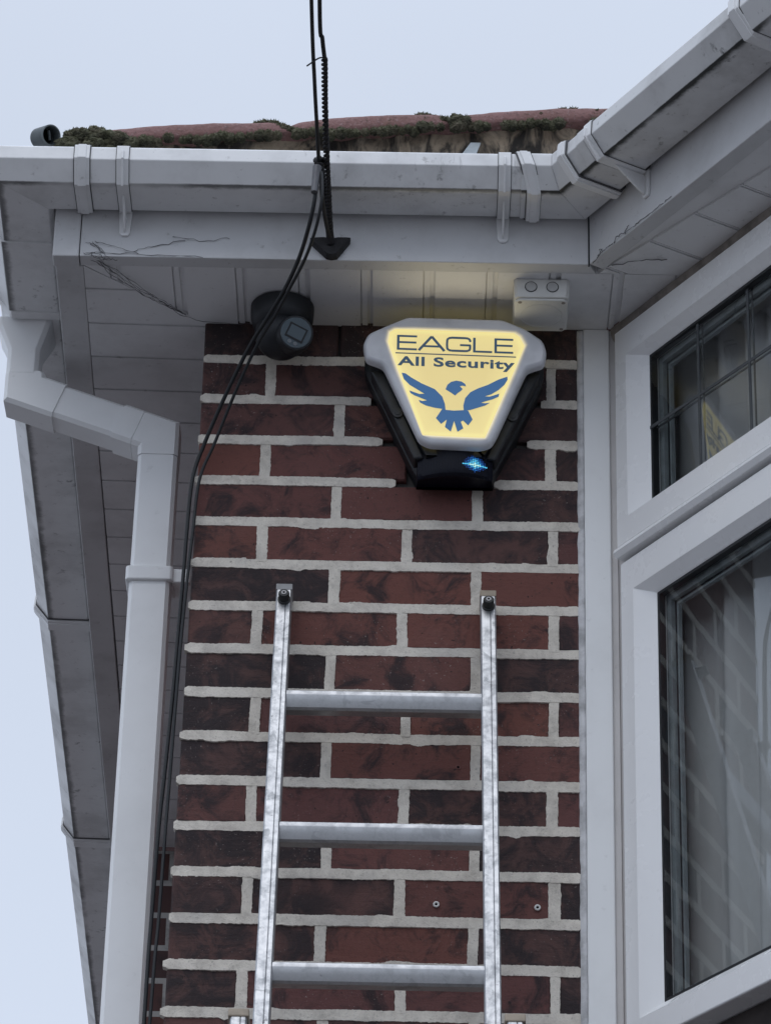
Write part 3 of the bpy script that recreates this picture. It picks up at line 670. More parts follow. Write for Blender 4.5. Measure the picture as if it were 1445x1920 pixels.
k = MB(); sweep(k, [(a_, b_) for a_, b_ in closed_profile(.004)], sid(.085, 0, 0), SNm, sid(.295, 0, 0), SNm); o = k.build('outlet_body', M_GUT, gs, bevel=.003)
strap_mb = MB(); strap(strap_mb, sid(.300, 0, 0), SD, SNm, .02, .0075); strap_mb.build('union_clip', M_CLIP, gs, bevel=.003)
add_bracket(gs, sid(.62, 0, 0), SD, SNm)

# ================================================================== DOWNPIPE
dp = thing('downpipe', (-.183, .16, -OZ), 'square white downpipe with swan neck bend beside the brick corner', 'downpipe')
YF = .128
def sq_sweep(mb, pts, w, yf, d):
    pts = [Vector((x, 0, z)) for x, z in pts]; rings = []
    for i, p_ in enumerate(pts):
        if i == 0: t = (pts[1]-p_).normalized(); nrm = Vector((-t.z, 0, t.x)); sc = 1
        elif i == len(pts)-1: t = (p_-pts[i-1]).normalized(); nrm = Vector((-t.z, 0, t.x)); sc = 1
        else:
            t1 = (p_-pts[i-1]).normalized(); t2 = (pts[i+1]-p_).normalized(); n1, n2 = Vector((-t1.z, 0, t1.x)), Vector((-t2.z, 0, t2.x)); nrm = (n1+n2)/(1+n1.dot(n2)); sc = 1
        c = .006
        rings.append([p_+nrm*(w/2)+Vector((0, yf+c, 0)), p_+nrm*(w/2-c)+Vector((0, yf, 0)), p_-nrm*(w/2-c)+Vector((0, yf, 0)), p_-nrm*(w/2)+Vector((0, yf+c, 0)),
                      p_-nrm*(w/2)+Vector((0, yf+d-c, 0)), p_-nrm*(w/2-c)+Vector((0, yf+d, 0)), p_+nrm*(w/2-c)+Vector((0, yf+d, 0)), p_+nrm*(w/2)+Vector((0, yf+d-c, 0))])
    mb.loft(rings)
T0, T1, T2, T3 = (-.4045, .03), (-.4045, -.0565), (-.1805, -.1375), (-.1855, -1.3)
def lerp(a, b, t): return (a[0]+(b[0]-a[0])*t, a[1]+(b[1]-a[1])*t)
k = MB(); sq_sweep(k, [(-.4045, -.024), T1, T2, (-.1822, -.40)], .0605, YF+.002, .0605); k.build('swan_neck', M_PIPE, dp, smooth=30)
k = MB(); sq_sweep(k, [(-.4045, -.0285), T1, lerp(T1, T2, .26)], .0655, YF, .0655); k.build('bend', M_PIPE, dp, smooth=30)
k = MB(); sq_sweep(k, [lerp(T1, T2, .70), lerp(T1, T2, .845)], .0655, YF, .0655); k.build('bend_socket', M_PIPE, dp, smooth=30)
k = MB(); sq_sweep(k, [lerp(T1, T2, .847), T2, (-.1808, -.1765)], .0652, YF+.0003, .0652); k.build('bend', M_PIPE, dp, smooth=30)
k = MB(); sq_sweep(k, [(-.1821, -.386), (-.1855, -1.1), (-.189, -OZ+.05)], .0645, YF+.0005, .0645); k.build('pipe', M_PIPE, dp, smooth=30)
k = MB(); sq_sweep(k, [(-.1805, -.178), (-.1822, -.385)], .0635, YF+.001, .0635); k.build('pipe', M_PIPE, dp, smooth=30)
def ringz(x0, x1, y0, y1, z, c=.007): return [(x0+c, y0, z), (x1-c, y0, z), (x1, y0+c, z), (x1, y1-c, z), (x1-c, y1, z), (x0+c, y1, z), (x0, y1-c, z), (x0, y0+c, z)]
k = MB(); k.loft([ringz(-.458, -.367, YF-.012, YF+.085, .0715), ringz(-.456, -.369, YF-.010, YF+.083, .062), ringz(-.437, -.384, YF+.001, YF+.062, .018), ringz(-.437, -.384, YF+.001, YF+.062, -.0275)]); k.build('outlet', M_PIPE, dp, smooth=30, bevel=.001)
k = MB(); rr = lambda z, e: ringz(-.2155-e, -.1490+e, YF-.002-e, YF+.066, z, .004)
k.loft([rr(-.384, .0045), rr(-.408, .0045)]); k.box((-.150, YF+.004, -.408), (-.118, YF+.020, -.384)); k.box((-.158, YF+.02, -.405), (-.110, YF+.066, -.386)); k.build('pipe_clip', M_PIPE, dp, bevel=.002)

# ================================================================== ALARM BOX
al = thing('alarm_box', (.295, 0, -.19), 'lit yellow and white security alarm box with blue eagle on the brick wall', 'alarm box')
def xz(pts, y): return [Vector((x, y, z)) for x, z in pts]
def inset(pts, d):
    c = Vector((sum(p_[0] for p_ in pts)/len(pts), sum(p_[1] for p_ in pts)/len(pts))); n = len(pts); out = []
    for i in range(n):
        a, b, q = Vector(pts[i-1]), Vector(pts[i]), Vector(pts[(i+1) % n]); e1 = (b-a).normalized(); e2 = (q-b).normalized()
        n1, n2 = Vector((-e1.y, e1.x)), Vector((-e2.y, e2.x))
        if n1.dot(c-b) < 0: pass
        mm = (n1+n2)/max(.35, 1+n1.dot(n2)); out.append(tuple(b+mm*d*SGN))
    return out
def smooth_poly(pts, it=2):
    for _ in range(it):
        o = []
        for i in range(len(pts)):
            a, b = pts[i], pts[(i+1) % len(pts)]; o += [(a[0]*.75+b[0]*.25, a[1]*.75+b[1]*.25), (a[0]*.25+b[0]*.75, a[1]*.25+b[1]*.75)]
        pts = o
    return pts
COVER = [(.220, -.0435), (.295, -.0440), (.370, -.0455), (.405, -.062), (.4335, -.083), (.4395, -.104), (.4345, -.127), (.4095, -.137), (.389, -.190), (.3635, -.252), (.3545, -.2685), (.339, -.2735), (.255, -.2705), (.2405, -.263), (.212, -.205), (.183, -.134), (.156, -.1225), (.1505, -.096), (.158, -.076), (.188, -.060)]
def round_poly(pts, r):
    out = []; n = len(pts)
    for i in range(n):
        a, b, c = Vector(pts[i-1]), Vector(pts[i]), Vector(pts[(i+1) % n]); d = min(r, .42*(a-b).length, .42*(c-b).length)
        p, q = b+(a-b).normalized()*d, b+(c-b).normalized()*d
        for t in (0, .25, .5, .75, 1): out.append(tuple(p*(1-t)**2+b*2*t*(1-t)+q*t*t))
    return out
COVER = [(.220, -.0435), (.370, -.0455), (.405, -.0615), (.4335, -.083), (.4395, -.104), (.4355, -.1265), (.4085, -.1365), (.3635, -.252), (.354, -.272), (.337, -.278), (.257, -.275), (.241, -.266), (.183, -.1335), (.1555, -.1225), (.1505, -.096), (.158, -.076), (.188, -.0595)]
COVER = round_poly(COVER, .007)
ar = sum(COVER[i][0]*COVER[(i+1) % len(COVER)][1]-COVER[(i+1) % len(COVER)][0]*COVER[i][1] for i in range(len(COVER)))
SGN = 1 if ar > 0 else -1
PANEL = [(.1855, -.0795), (.201, -.0685), (.295, -.0700), (.3875, -.0725), (.4075, -.0875), (.3755, -.178), (.3435, -.2635), (.295, -.2625), (.2465, -.2605), (.215, -.170)]
# back case
k = MB(); CASE = smooth_poly([(.158, -.070), (.430, -.072), (.440, -.108), (.420, -.165), (.362, -.290), (.353, -.304), (.295, -.3055), (.242, -.304), (.233, -.290), (.176, -.160), (.150, -.104)], 2)
k.loft([xz(CASE, .010), xz(CASE, -.030), xz(inset(CASE, .006), -.036), xz(inset(CASE, .016), -.0365), xz(inset(CASE, .020), -.0705)]); k.build('back_case', M_CASE, al, smooth=30)
# flank ribs of the case standing at both sides of the cover
for a_, b_, c_, d_ in (((.163, -.128), (.234, -.286), (.250, -.284), (.186, -.128)), ((.405, -.128), (.345, -.284), (.361, -.286), (.430, -.128))):
    k = MB(); k.loft([xz([a_, b_, c_, d_], -.030), xz([a_, b_, c_, d_], -.060), xz(inset([a_, b_, c_, d_], .0) , -.064)]); k.build('case_flank', M_CASE, al, bevel=.003)
def cover_mat():
    m, t, b = mat('alarm_cover'); b.inputs['Base Color'].default_value = (.62, .63, .66, 1); b.inputs['Roughness'].default_value = .3
    a = nd(t, 'ShaderNodeAttribute', attribute_name='glow'); n1 = noise_node(t, 14, 3, .6, obj_co(t))
    c = mixc(t, ramp(t, n1, .45, .8), (.66, .67, .70), (.50, .51, .54)); t.links.new(c, b.inputs['Base Color'])
    b.inputs['Emission Color'].default_value = (1.0, .80, .30, 1); t.links.new(math_(t, 'POWER', a.outputs['Fac'], 1.5), b.inputs['Emission Strength']); return m
def panel_mat():
    m, t, b = mat('lit_panel'); a = nd(t, 'ShaderNodeAttribute', attribute_name='glow'); b.inputs['Base Color'].default_value = (.25, .23, .15, 1); b.inputs['Roughness'].default_value = .3
    c = mixc(t, a.outputs['Fac'], (.74, .595, .225), (.93, .80, .30)); t.links.new(c, b.inputs['Emission Color']); b.inputs['Emission Strength'].default_value = .86; return m
k = MB(); RINGS = [(inset(COVER, .0008), -.0745, 1), (COVER, -.0755, 1), (COVER, -.086, 1), (inset(COVER, .0012), -.0895, 2), (inset(COVER, .0035), -.0922, 0), (inset(COVER, .006), -.0930, 0)]
n = len(COVER)
k.loft([xz(r_, y) for r_, y, _ in RINGS], caps=False)
# face from the inner rim of the cover to the panel edge: nearest-point fan resampled to the same count
def resample(poly, cs):
    out = []; c = Vector((.297, -.165))
    for q in cs:
        d = (Vector(q)-c).normalized(); best = None
        for i in range(len(poly)):
            a, b = Vector(poly[i]), Vector(poly[(i+1) % len(poly)]); e = b-a; den = d.x*e.y-d.y*e.x
            if abs(den) < 1e-9: continue
            t = ((a.x-c.x)*e.y-(a.y-c.y)*e.x)/den; u = ((a.x-c.x)*d.y-(a.y-c.y)*d.x)/den
            if t > 0 and -1e-6 <= u <= 1+1e-6: best = t if best is None else min(best, t)
        out.append(tuple(c+d*best))
    return out
rim = RINGS[-1][0]; pr0 = resample(PANEL, rim)
def scale_poly(p_, f): return [(.297+(x-.297)*f, -.165+(z+.165)*f) for x, z in p_]
outer = [tuple(Vector(a)+(Vector(b)-Vector(a)).normalized()*min(.0085, (Vector(b)-Vector(a)).length*.85)) for a, b in zip(pr0, rim)]
mid = [tuple(Vector(a)+(Vector(b)-Vector(a)).normalized()*min(.0045, (Vector(b)-Vector(a)).length*.4)) for a, b in zip(pr0, rim)]
k.loft([xz(rim, -.0930), xz(outer, -.0936), xz(mid, -.0938), xz(pr0, -.0939)], caps=False)
gl = []
for r_, y, kd in RINGS:
    for (x, z) in r_:
        top = max(0, min(1, (z+.062)/.014)) if kd else 0
        gl.append(.30*top if kd == 1 else 0)
gl += [0]*n+[0.0]*n+[.30]*n+[.78]*n
k.glow = gl; k.build('cover', cover_mat(), al, smooth=35)
k = MB(); p1, p2, p3 = scale_poly(pr0, .965), scale_poly(pr0, .90), scale_poly(pr0, .5); k.loft([xz(pr0, -.0939), xz(p1, -.0942), xz(p2, -.0943), xz(p3, -.0944)], caps=False)
k.add(xz(p3, -.0944), [list(range(n))]); k.glow = [.75]*n+[1.0]*n+[.45]*n+[.0]*n+[.0]*n; k.build('lit_panel', panel_mat(), al)
def ink(name, col, em):
    m, t, b = mat(name); b.inputs['Base Color'].default_value = (*col, 1); b.inputs['Emission Color'].default_value = (*em, 1); b.inputs['Emission Strength'].default_value = 1; b.inputs['Roughness'].default_value = .4; return m
M_INK = ink('dark_blue_vinyl', (.02, .045, .08), (.012, .035, .065)); M_INK2 = ink('blue_vinyl', (.03, .08, .18), (.013, .070, .175))
def flat(mb, pts, y, th=.0006): mb.hexa(xz(pts, y), xz(pts, y+th))
yl = [0]
def stroke(mb, a, b, w):
    a, b = Vector(a), Vector(b); d = (b-a).normalized(); nn = Vector((-d.y, d.x))*w/2; yl[0] += 1
    flat(mb, [tuple(a+nn), tuple(b+nn), tuple(b-nn), tuple(a-nn)], -.0952-.00002*(yl[0] % 9), .0008)
k = MB()
def L2(x, v): return (x, -.0805-.0225*(x-.204)-.0262*(1-v))
hw = .0032; vw = .0040
def HL(x0, x1, v): stroke(k, L2(x0, v), L2(x1, v), hw)
def VL(x, v0, v1): stroke(k, L2(x, v0), L2(x, v1), vw)
b0, t1 = .047, .953
for x0, x1 in ((.2045, .2355), (.3575, .3865)):
    VL(x0+.0015, 0, 1); HL(x0, x1, b0); HL(x0, x1, t1); HL(x0, x1-.001, .52)
stroke(k, L2(.2385, 0), L2(.2585, .985), .0040); stroke(k, L2(.2785, 0), L2(.2585, .985), .0040); HL(.2460, .2715, .30)
VL(.3255, 0, 1); HL(.324, .3535, b0)
gp = [(.3190, .70), (.3188, .83), (.3160, .93), (.3120, t1), (.2895, t1), (.2850, .91), (.2830, .80), (.2826, .5), (.2830, .20), (.2850, .09), (.2895, b0), (.3120, b0), (.3160, .07), (.3188, .17), (.3190, .46)]
for a_, b_ in zip(gp[:-1], gp[1:]): stroke(k, L2(*a_), L2(*b_), .0035)
HL(.3030, .3200, .46)
stroke(k, (.2020, -.1130), (.3910, -.1172), .0016)
k.build('lettering', M_INK, al)
tcv = bpy.data.curves.new('t', 'FONT'); tcv.body = 'All Security'; tcv.size = 1.0; tcv.offset = .026; tcv.extrude = 0.0; tcv.space_character = 1.06; tcv.resolution_u = 4
to = bpy.data.objects.new('t', tcv); COL.objects.link(to); dg = bpy.context.evaluated_depsgraph_get(); tm = bpy.data.meshes.new_from_object(to.evaluated_get(dg))
tv = [v.co.copy() for v in tm.vertices]; tf = [list(p_.vertices) for p_ in tm.polygons]; bpy.data.objects.remove(to); bpy.data.curves.remove(tcv); bpy.data.meshes.remove(tm)
mx0, mx1 = min(v.x for v in tv), max(v.x for v in tv); mz1 = max(v.y for v in tv)
k = MB(); sz = .0163/mz1
k.add([Vector((.2058+(v.x-mx0)/(mx1-mx0)*.183, -.0954, -.1350-.0226*((v.x-mx0)/(mx1-mx0)*.183)+v.y*sz)) for v in tv], tf); o = k.build('lettering', M_INK, al); md = o.modifiers.new('thick', 'SOLIDIFY'); md.thickness = .0007
# eagle emblem
k = MB()
WL = [(.2124,-.1496),(.2182,-.1505),(.2275,-.1579),(.2438,-.1683),(.2647,-.1785),(.2764,-.1917),(.2807,-.2049),(.2818,-.2155),(.2767,-.2135),(.2652,-.2119),(.2513,-.2081),(.2421,-.203),(.2397,-.1983),(.2455,-.2003),(.253,-.1988),(.2442,-.195),(.2327,-.1899),(.2268,-.186),(.2251,-.1815),(.2326,-.1845),(.2407,-.1876),(.2487,-.1869),(.2371,-.1791),(.2254,-.1713),(.216,-.1608)]
WR = [(.3775,-.1535),(.378,-.1588),(.373,-.1683),(.3638,-.1779),(.3523,-.1861),(.342,-.1898),(.3501,-.1902),(.3581,-.1873),(.365,-.1845),(.3639,-.1899),(.3547,-.1949),(.3432,-.1988),(.3363,-.2016),(.3432,-.2023),(.3501,-.2014),(.3433,-.2063),(.3318,-.2105),(.3204,-.2147),(.31,-.2163),(.3093,-.207),(.3121,-.1936),(.3201,-.1828),(.3315,-.1759),(.3476,-.1688),(.3637,-.1591)]
HD = [(.2813,-.1782),(.2842,-.1701),(.2899,-.1647),(.298,-.1623),(.3061,-.1638),(.3119,-.1682),(.3131,-.1722),(.3073,-.171),(.3034,-.1724),(.308,-.1771),(.3051,-.1809),(.3005,-.1845),(.2964,-.1891),(.289,-.1834)]
TL = [(.2767,-.2135),(.2818,-.2155),(.2951,-.2166),(.3093,-.2155),(.3169,-.2161),(.3239,-.2319),(.3172,-.2426),(.3091,-.234),(.3056,-.2362),(.3097,-.248),(.3006,-.2543),(.2953,-.2351),(.2903,-.2542),(.2812,-.246),(.2838,-.2327),(.2752,-.2408),(.267,-.2304)]
from mathutils.geometry import tessellate_polygon
for j, P_ in enumerate((WL, WR, HD, TL)):
    tri = tessellate_polygon([[Vector((x, z, 0)) for x, z in P_]]); y = -.0953-.00003*j
    k.add(xz(P_, y), [tuple(t) for t in tri])
o = k.build('eagle_emblem', M_INK2, al); md = o.modifiers.new('thick', 'SOLIDIFY'); md.thickness = .0006; md.offset = 0
# strobe lens with its prisms, LED seen through it
def lens_mat():
    m, t, b = mat('strobe_lens'); b.inputs['Base Color'].default_value = (.002, .003, .010, 1); b.inputs['Specular IOR Level'].default_value = .22; b.inputs['Roughness'].default_value = .45
    w_ = nd(t, 'ShaderNodeTexWave', bands_direction='X'); w_.inputs['Scale'].default_value = 70; t.links.new(obj_co(t), w_.inputs[0]); bump(t, b, w_.outputs[0], .2, .001); return m
k = MB(); rings = []
for zz, e in ((-.274, .0), (-.279, .001), (-.306, .001), (-.3135, .004), (-.3165, .010), (-.3120, .030)):
    r_ = []
    for i in range(25):
        u = i/24; x = .240+(.356-.240)*u; r_.append((x, -.030-(.046-e)*math.sin(math.pi*(.12+.76*u))**.6, zz))
    r_ += [(.358, -.02, zz), (.238, -.02, zz)]; rings.append(r_)
k.loft(rings); ln = k.build('strobe_lens', lens_mat(), al, smooth=35)
def led(name, s_, col):
    m, t, b = mat(name); b.inputs['Base Color'].default_value = (0, 0, 0, 1); b.inputs['Emission Color'].default_value = (*col, 1); b.inputs['Emission Strength'].default_value = s_; return m
def led_w(i, j):
    a_ = abs(i)/7.2; b_ = (abs(j)/6.5 if j > 0 else abs(j)/4.2)
    v = max(0, 1-(a_**1.5+b_**1.5)**.75)
    if j == 0: v = max(v, 1.10-.42*a_) if abs(i) <= 7 else v
    if i == 0: v *= 1.15
    return v
for nm, st, col, lo, hi in (('led_core', 1.0, (.55, 1.0, 1.0), .88, 9), ('led_bright', 1.0, (.10, .62, 1.0), .52, .88), ('led_mid', .7, (.02, .26, .85), .26, .52), ('led_dim', .4, (.012, .12, .62), .05, .26)):
    k = MB(); m_ = led(nm, st, col)
    for i in range(-7, 8):
        for j in list(range(-6, 9)):
            v = led_w(i, j)
            if lo <= v < hi:
                x = .3285+i*.0026; z = -.2985+j*.0029; u = (x-.240)/.116; y = -.030-.045*math.sin(math.pi*(.12+.76*u))**.6-.0008
                rr_ = .00085+.00055*min(1, v)
                k.hexa([(x-rr_, y, z), (x, y, z-rr_), (x+rr_, y, z), (x, y, z+rr_)], [(x-rr_, y+.003, z), (x, y+.003, z-rr_), (x+rr_, y+.003, z), (x, y+.003, z+rr_)])
    if k.v: k.build('led_dots', m_, ln)
# light the sign throws up and outwards onto the soffit
for gx in (.225, .272, .318, .365):
    gd = bpy.data.lights.new('sign_glow', 'SPOT'); gd.energy = .045; gd.color = (1, .86, .60); gd.spot_size = math.radians(130); gd.spot_blend = 1.0; gd.shadow_soft_size = 0.0
    go = bpy.data.objects.new('sign_glow', gd); COL.objects.link(go); go.parent = al; go.location = Vector((gx, -.0985, -.105))-Vector(al['_base']); go.rotation_euler = Vector((0, .66, -.75)).to_track_quat('Z', 'Y').to_euler()
for x, z in ((.2075, -.205), (.387, -.208)):
    k = MB(); k.cyl((x, -.058, z), (x, -.0672, z), .0095, .0085); sc_ = k.build('screw_boss', M_CASE, al, smooth=40); k = MB(); k.cyl((x, -.0671, z), (x, -.0680, z), .0045, .0042); k.build('screw_head', M_BLACK, sc_, smooth=40)

# ================================================================== SECURITY CAMERA
cm = thing('security_camera', (.02, -.055, ZS), 'black turret security camera under the soffit, half hidden by cables', 'camera')
k = MB(); c = Vector((.0205, -.056, 0)); rings = []
for r_, z in ((.046, ZS-.0002), (.0505, ZS-.003), (.0505, ZS-.012), (.0495, ZS-.026), (.046, ZS-.037), (.039, ZS-.043)):
    rings.append([(c.x+r_*math.cos(a*math.pi/24), c.y+r_*math.sin(a*math.pi/24), z) for a in range(48)])
k.loft(rings); cb_ = k.build('base_ring', M_BLACK, cm, smooth=40)
k = MB(); bm = bmesh.new(); bmesh.ops.create_uvsphere(bm, u_segments=36, v_segments=24, radius=.042); bc = Vector((.020, -.056, ZS-.052))
k.add([v.co+bc for v in bm.verts], [[v.index for v in f.verts] for f in bm.faces]); bm.free(); k.build('camera_ball', M_BLACK, cm, smooth='all')
dv = Vector((.18, -.80, -.30)).normalized(); ee = Vector((.0405, -.082, ZS-.070))
k = MB(); k.tube([ee-dv*.02, ee+dv*.018, ee+dv*.024, ee+dv*.0245], [.0290, .0290, .0272, .0245], 40); ho = k.build('lens_housing', M_BLACK, cm, smooth=40)
fm_, ft_, fb_ = mat('camera_face'); fb_.inputs['Base Color'].default_value = (.10, .13, .15, 1); fb_.inputs['Roughness'].default_value = .18
k = MB(); k.cyl(ee+dv*.0244, ee+dv*.0262, .0248, .0238, 40); fc = k.build('face_plate', fm_, ho, smooth=40)
sxv = dv.cross(Vector((0, 0, 1))).normalized(); sxv = (sxv*math.cos(.35)-dv.cross(sxv)*math.sin(.35)*1).normalized(); syv = dv.cross(sxv)
def cr(mb, cx, cy, w_, h_, d0, d1):
    o = ee+dv*d0+sxv*cx+syv*cy; q = ee+dv*d1+sxv*cx+syv*cy
    mb.hexa([o-sxv*w_-syv*h_, o+sxv*w_-syv*h_, o+sxv*w_+syv*h_, o-sxv*w_+syv*h_], [q-sxv*w_-syv*h_, q+sxv*w_-syv*h_, q+sxv*w_+syv*h_, q-sxv*w_+syv*h_])
k = MB(); cr(k, 0, 0, .0152, .0120, .0262, .0272); wn = k.build('lens_surround', M_BLACK, fc)
k = MB(); cr(k, 0, 0, .0125, .0092, .0272, .0276); k.build('lens_window', fm_, fc)
k = MB()
for q in (-.006, .004): k.cyl(ee+dv*.0262+sxv*q+syv*.0168, ee+dv*.0268+sxv*q+syv*.0168, .0032, .003, 14)
k.build('infrared_led', plain('infrared_led', (.20, .22, .24), .3), fc)

# ================================================================== JUNCTION BOX
jb = thing('junction_box', (.43, -.105, ZS), 'white plastic junction box fixed to the soffit right of the alarm', 'junction box')
mj = pvc('junction_pvc', (.70, .70, .67), .3, .4)
x0, x1, y0, y1, zt, zb = .3865, .4725, -.150, -.052, ZS-.0003, ZS-.0325
k = MB(); k.loft([ringz(x0-.001, x1+.001, y0-.001, y1+.001, zt, .004), ringz(x0, x1, y0, y1, zb+.006, .005), ringz(x0+.001, x1-.001, y0+.001, y1-.001, zb, .005)]); bb = k.build('box_body', mj, jb, smooth=30, bevel=.001)
k = MB(); k.loft([ringz(x0+.0015, x1-.0015, y0+.004, y1-.001, zb-.0001, .006), ringz(x0+.002, x1-.002, y0+.0045, y1-.0015, zb-.004, .006)]); k.build('box_lid', mj, jb, smooth=30, bevel=.001)
for xx in (.4125, .4460):
    k = MB(); k.cyl((xx, y0-.0002, -.0215), (xx, y0-.0016, -.0215), .0088, .0082, 28); k.build('cable_knockout', pvc('knockout_pvc', (.5, .5, .49), .35, .45), jb, smooth=40)
    k = MB(); k.tube([(xx+.0092*math.cos(a*math.pi/16), y0-.0006, -.0215+.0092*math.sin(a*math.pi/16)) for a in range(33)], .0006, 6); k.build('knockout_groove', M_GASKET, jb)
k = MB(); k.tube([(.430+.033*math.cos(a*math.pi/24), -.100+.033*math.sin(a*math.pi/24), zb-.0040) for a in range(49)], .0008, 6); k.build('lid_ring', mj, jb, smooth='all')
for xx, yy in ((x0+.009, y0+.011), (x1-.009, y0+.011), (x0+.009, y1-.009), (x1-.009, y1-.009)):
    k = MB(); k.cyl((xx, yy, zb-.0039), (xx, yy, zb-.0046), .0032, .003, 14); k.build('lid_screw', M_SEAL, jb)

# ================================================================== LADDER
ld = thing('ladder', (.2, -1.15, -OZ), 'aluminium extension ladder leaning on the brick wall under the alarm', 'ladder')
TA = math.radians(15); du = Vector((0, -math.sin(TA), -math.cos(TA))); dn = Vector((0, -math.cos(TA), math.sin(TA)))
top = Vector((0, -.038, -.4955)); LEN = (OZ-.4955)/math.cos(TA)
def lad(x, u, n): return Vector((x, 0, 0)) + top + du*u + dn*n
def stile(xa, xb, w_, u0, u1, nf, dep, dxa, dxb):
    k = MB(); R = []
    for u in (u0, u1):
        xl = xa+dxa*u; c = .002
        prof = [(-w_/2, -dep), (-w_/2, -c), (-w_/2+c, 0), (w_/2-.0095, 0), (w_/2-.0085, -.0012), (w_/2-.0075, 0), (w_/2-c, 0), (w_/2, -c), (w_/2, -dep)]
        R.append([lad(xl+a, u, nf+b) for a, b in prof])
    k.loft(R); return k
XL, XR, DL, DR = .0395, .3510, -.0008, .0087
def rx(u): return XR+DR*u
def lx(u): return XL+DL*u
for nm, x0_, d_, u0 in (('l', XL, DL, .0), ('r', XR, DR, .006)):
    k = stile(x0_, 0, .0235, u0+.011, 3.2, 0, .034, d_, 0); k.build('stile', M_ALU, ld, smooth=25)
    k = MB(); X_ = x0_; k.hexa([lad(X_-.0125, u0, .0008), lad(X_+.0125, u0, .0008), lad(X_+.0125, u0, -.036), lad(X_-.0125, u0, -.036)], [lad(X_-.0125, u0+.012, .0008), lad(X_+.0125, u0+.012, .0008), lad(X_+.0125, u0+.012, -.036), lad(X_-.0125, u0+.012, -.036)]); k.build('end_cap', M_CAPG if nm == 'l' else M_CAPT, ld, bevel=.001)
    k = MB(); cc = lad(X_+.0006, u0+.033, 0); k.tube([cc, cc+dn*.003, cc+dn*.0035, cc+dn*.015, cc+dn*.017], [.0098, .0098, .0084, .0084, .0070], 24); kb = k.build('rubber_knob', M_RUBBER, ld, smooth=40)
    k = MB(); k.tube([cc+dn*.0168, cc+dn*.0178], [.0042, .0040], 16); k.build('bolt', M_STEEL, kb, smooth=40)
    k = MB(); k.tube([cc+dn*.0177, cc+dn*.0180], [.0018, .0018], 10); k.build('bolt_hole', M_HOLE, kb)
for i in range(12):
    u = .222+.25*i
    prof = []                        # rung: level tread, bright front lip, front face leaning in below it
    for y, z in ((.016, .0150), (-.008, .0150), (-.0130, .0147), (-.0150, .0135), (-.0172, .0072), (-.0172, .0060), (-.0155, -.003), (-.0125, -.0125), (-.008, -.0155), (.010, -.0155), (.016, -.010)):
        prof.append((0, y, z))
    def rp_(x, u, off):
        return [lad(x, u, off-.020)+Vector(q) for q in prof]
    k = MB(); k.hexa(rp_(lx(u)+.0112, u, 0), rp_(rx(u)-.0112, u, 0)); k.build('rung', M_RUNG, ld, smooth=20)
# lower section of the ladder, stiles just outside and in front
for nm, xa in (('l', .0095), ('r', .3870)):
    u0 = .819; k = stile(xa, 0, .0225, u0+.012, LEN, .034, .034, 0, 0); k.build('stile', M_ALU, ld, smooth=25)
    k = MB(); k.hexa([lad(xa-.0145, u0, .036), lad(xa+.0145, u0, .036), lad(xa+.0145, u0, -.001), lad(xa-.0145, u0, -.001)], [lad(xa-.0145, u0+.013, .036), lad(xa+.0145, u0+.013, .036), lad(xa+.0145, u0+.013, -.001), lad(xa-.0145, u0+.013, -.001)]); k.build('end_cap', M_CAPT, ld, bevel=.002)
for i in range(11):
    u = 1.10+.25*i; k = MB(); k.hexa(rp_(.021, u, .034), rp_(.3755, u, .034)); k.build('rung', M_RUNG, ld, smooth=20)

# ================================================================== CABLES
POLE = [(.3, -4.5, .95), (.8, -9, 2.1), (1.2, -14, 3.4)]
def sm(pts, n=8): return catmull(pts, n)
c1 = [(.0815, -.365, .057), (.0790, -.44, .076), (.0765, -.53, .094), (.0735, -.683, .130), (.07, -1.2, .26), (.1, -2.4, .52)] + POLE
drop1 = [(.0785, -.372, .030), (.0770, -.372, -.012), (.0680, -.345, -.047), (.0530, -.290, -.066), (.0310, -.225, -.079), (.0040, -.175, -.100), (-.0270, -.115, -.121), (-.0630, -.062, -.176), (-.0950, -.024, -.243), (-.1115, -.012, -.299), (-.1165, -.008, -.390), (-.1185, -.004, -.463), (-.1225, .004, -.571), (-.1265, .008, -.680), (-.1320, .012, -.793), (-.1370, .016, -.887), (-.1405, .02, -1.024), (-.1425, .02, -1.133), (-.1440, .02, -1.5), (-.146, .02, -3.0), (-.146, .02, -OZ+.05)]
cg = 'black overhead cables at the eaves'
k = MB(); k.tube(sm(c1), .0030, 10); k.tube(sm([(.0815, -.365, .057), (.0800, -.370, .045)]+drop1), .0032, 10)
tag(k.build('overhead_cable', M_CABLE, smooth='all', base=(.08, -.36, .05)), 'straight black cable drooping from the sky past the gutter and down the brick corner', 'cable', cg)
drop2 = [(x+.0085+.003*math.sin(i*.9), y-.006, z-.004) for i, (x, y, z) in enumerate(drop1)]; drop2[-3:] = [(-.1375, .018, -1.5), (-.139, .02, -3), (-.139, .02, -OZ+.05)]
drop2[5:9] = [(x+.006, y-.002, z+.002) for x, y, z in drop2[5:9]]
c2 = [(.0915, -.563, .112), (.0885, -.60, .121), (.0850, -.674, .139), (.09, -1.2, .27), (.13, -2.4, .54)] + [(x+.05, y, z+.03) for x, y, z in POLE]
k = MB(); k.tube(sm(c2), .0033, 10); k.tube(sm([(.0860, -.3665, .052), (.0835, -.374, .040)]+drop2), .0026, 10)
tag(k.build('overhead_cable', M_CABLE, smooth='all', base=(.09, -.5, .1)), 'bent black cable from the sky held by the twisted wire grip', 'cable', cg)
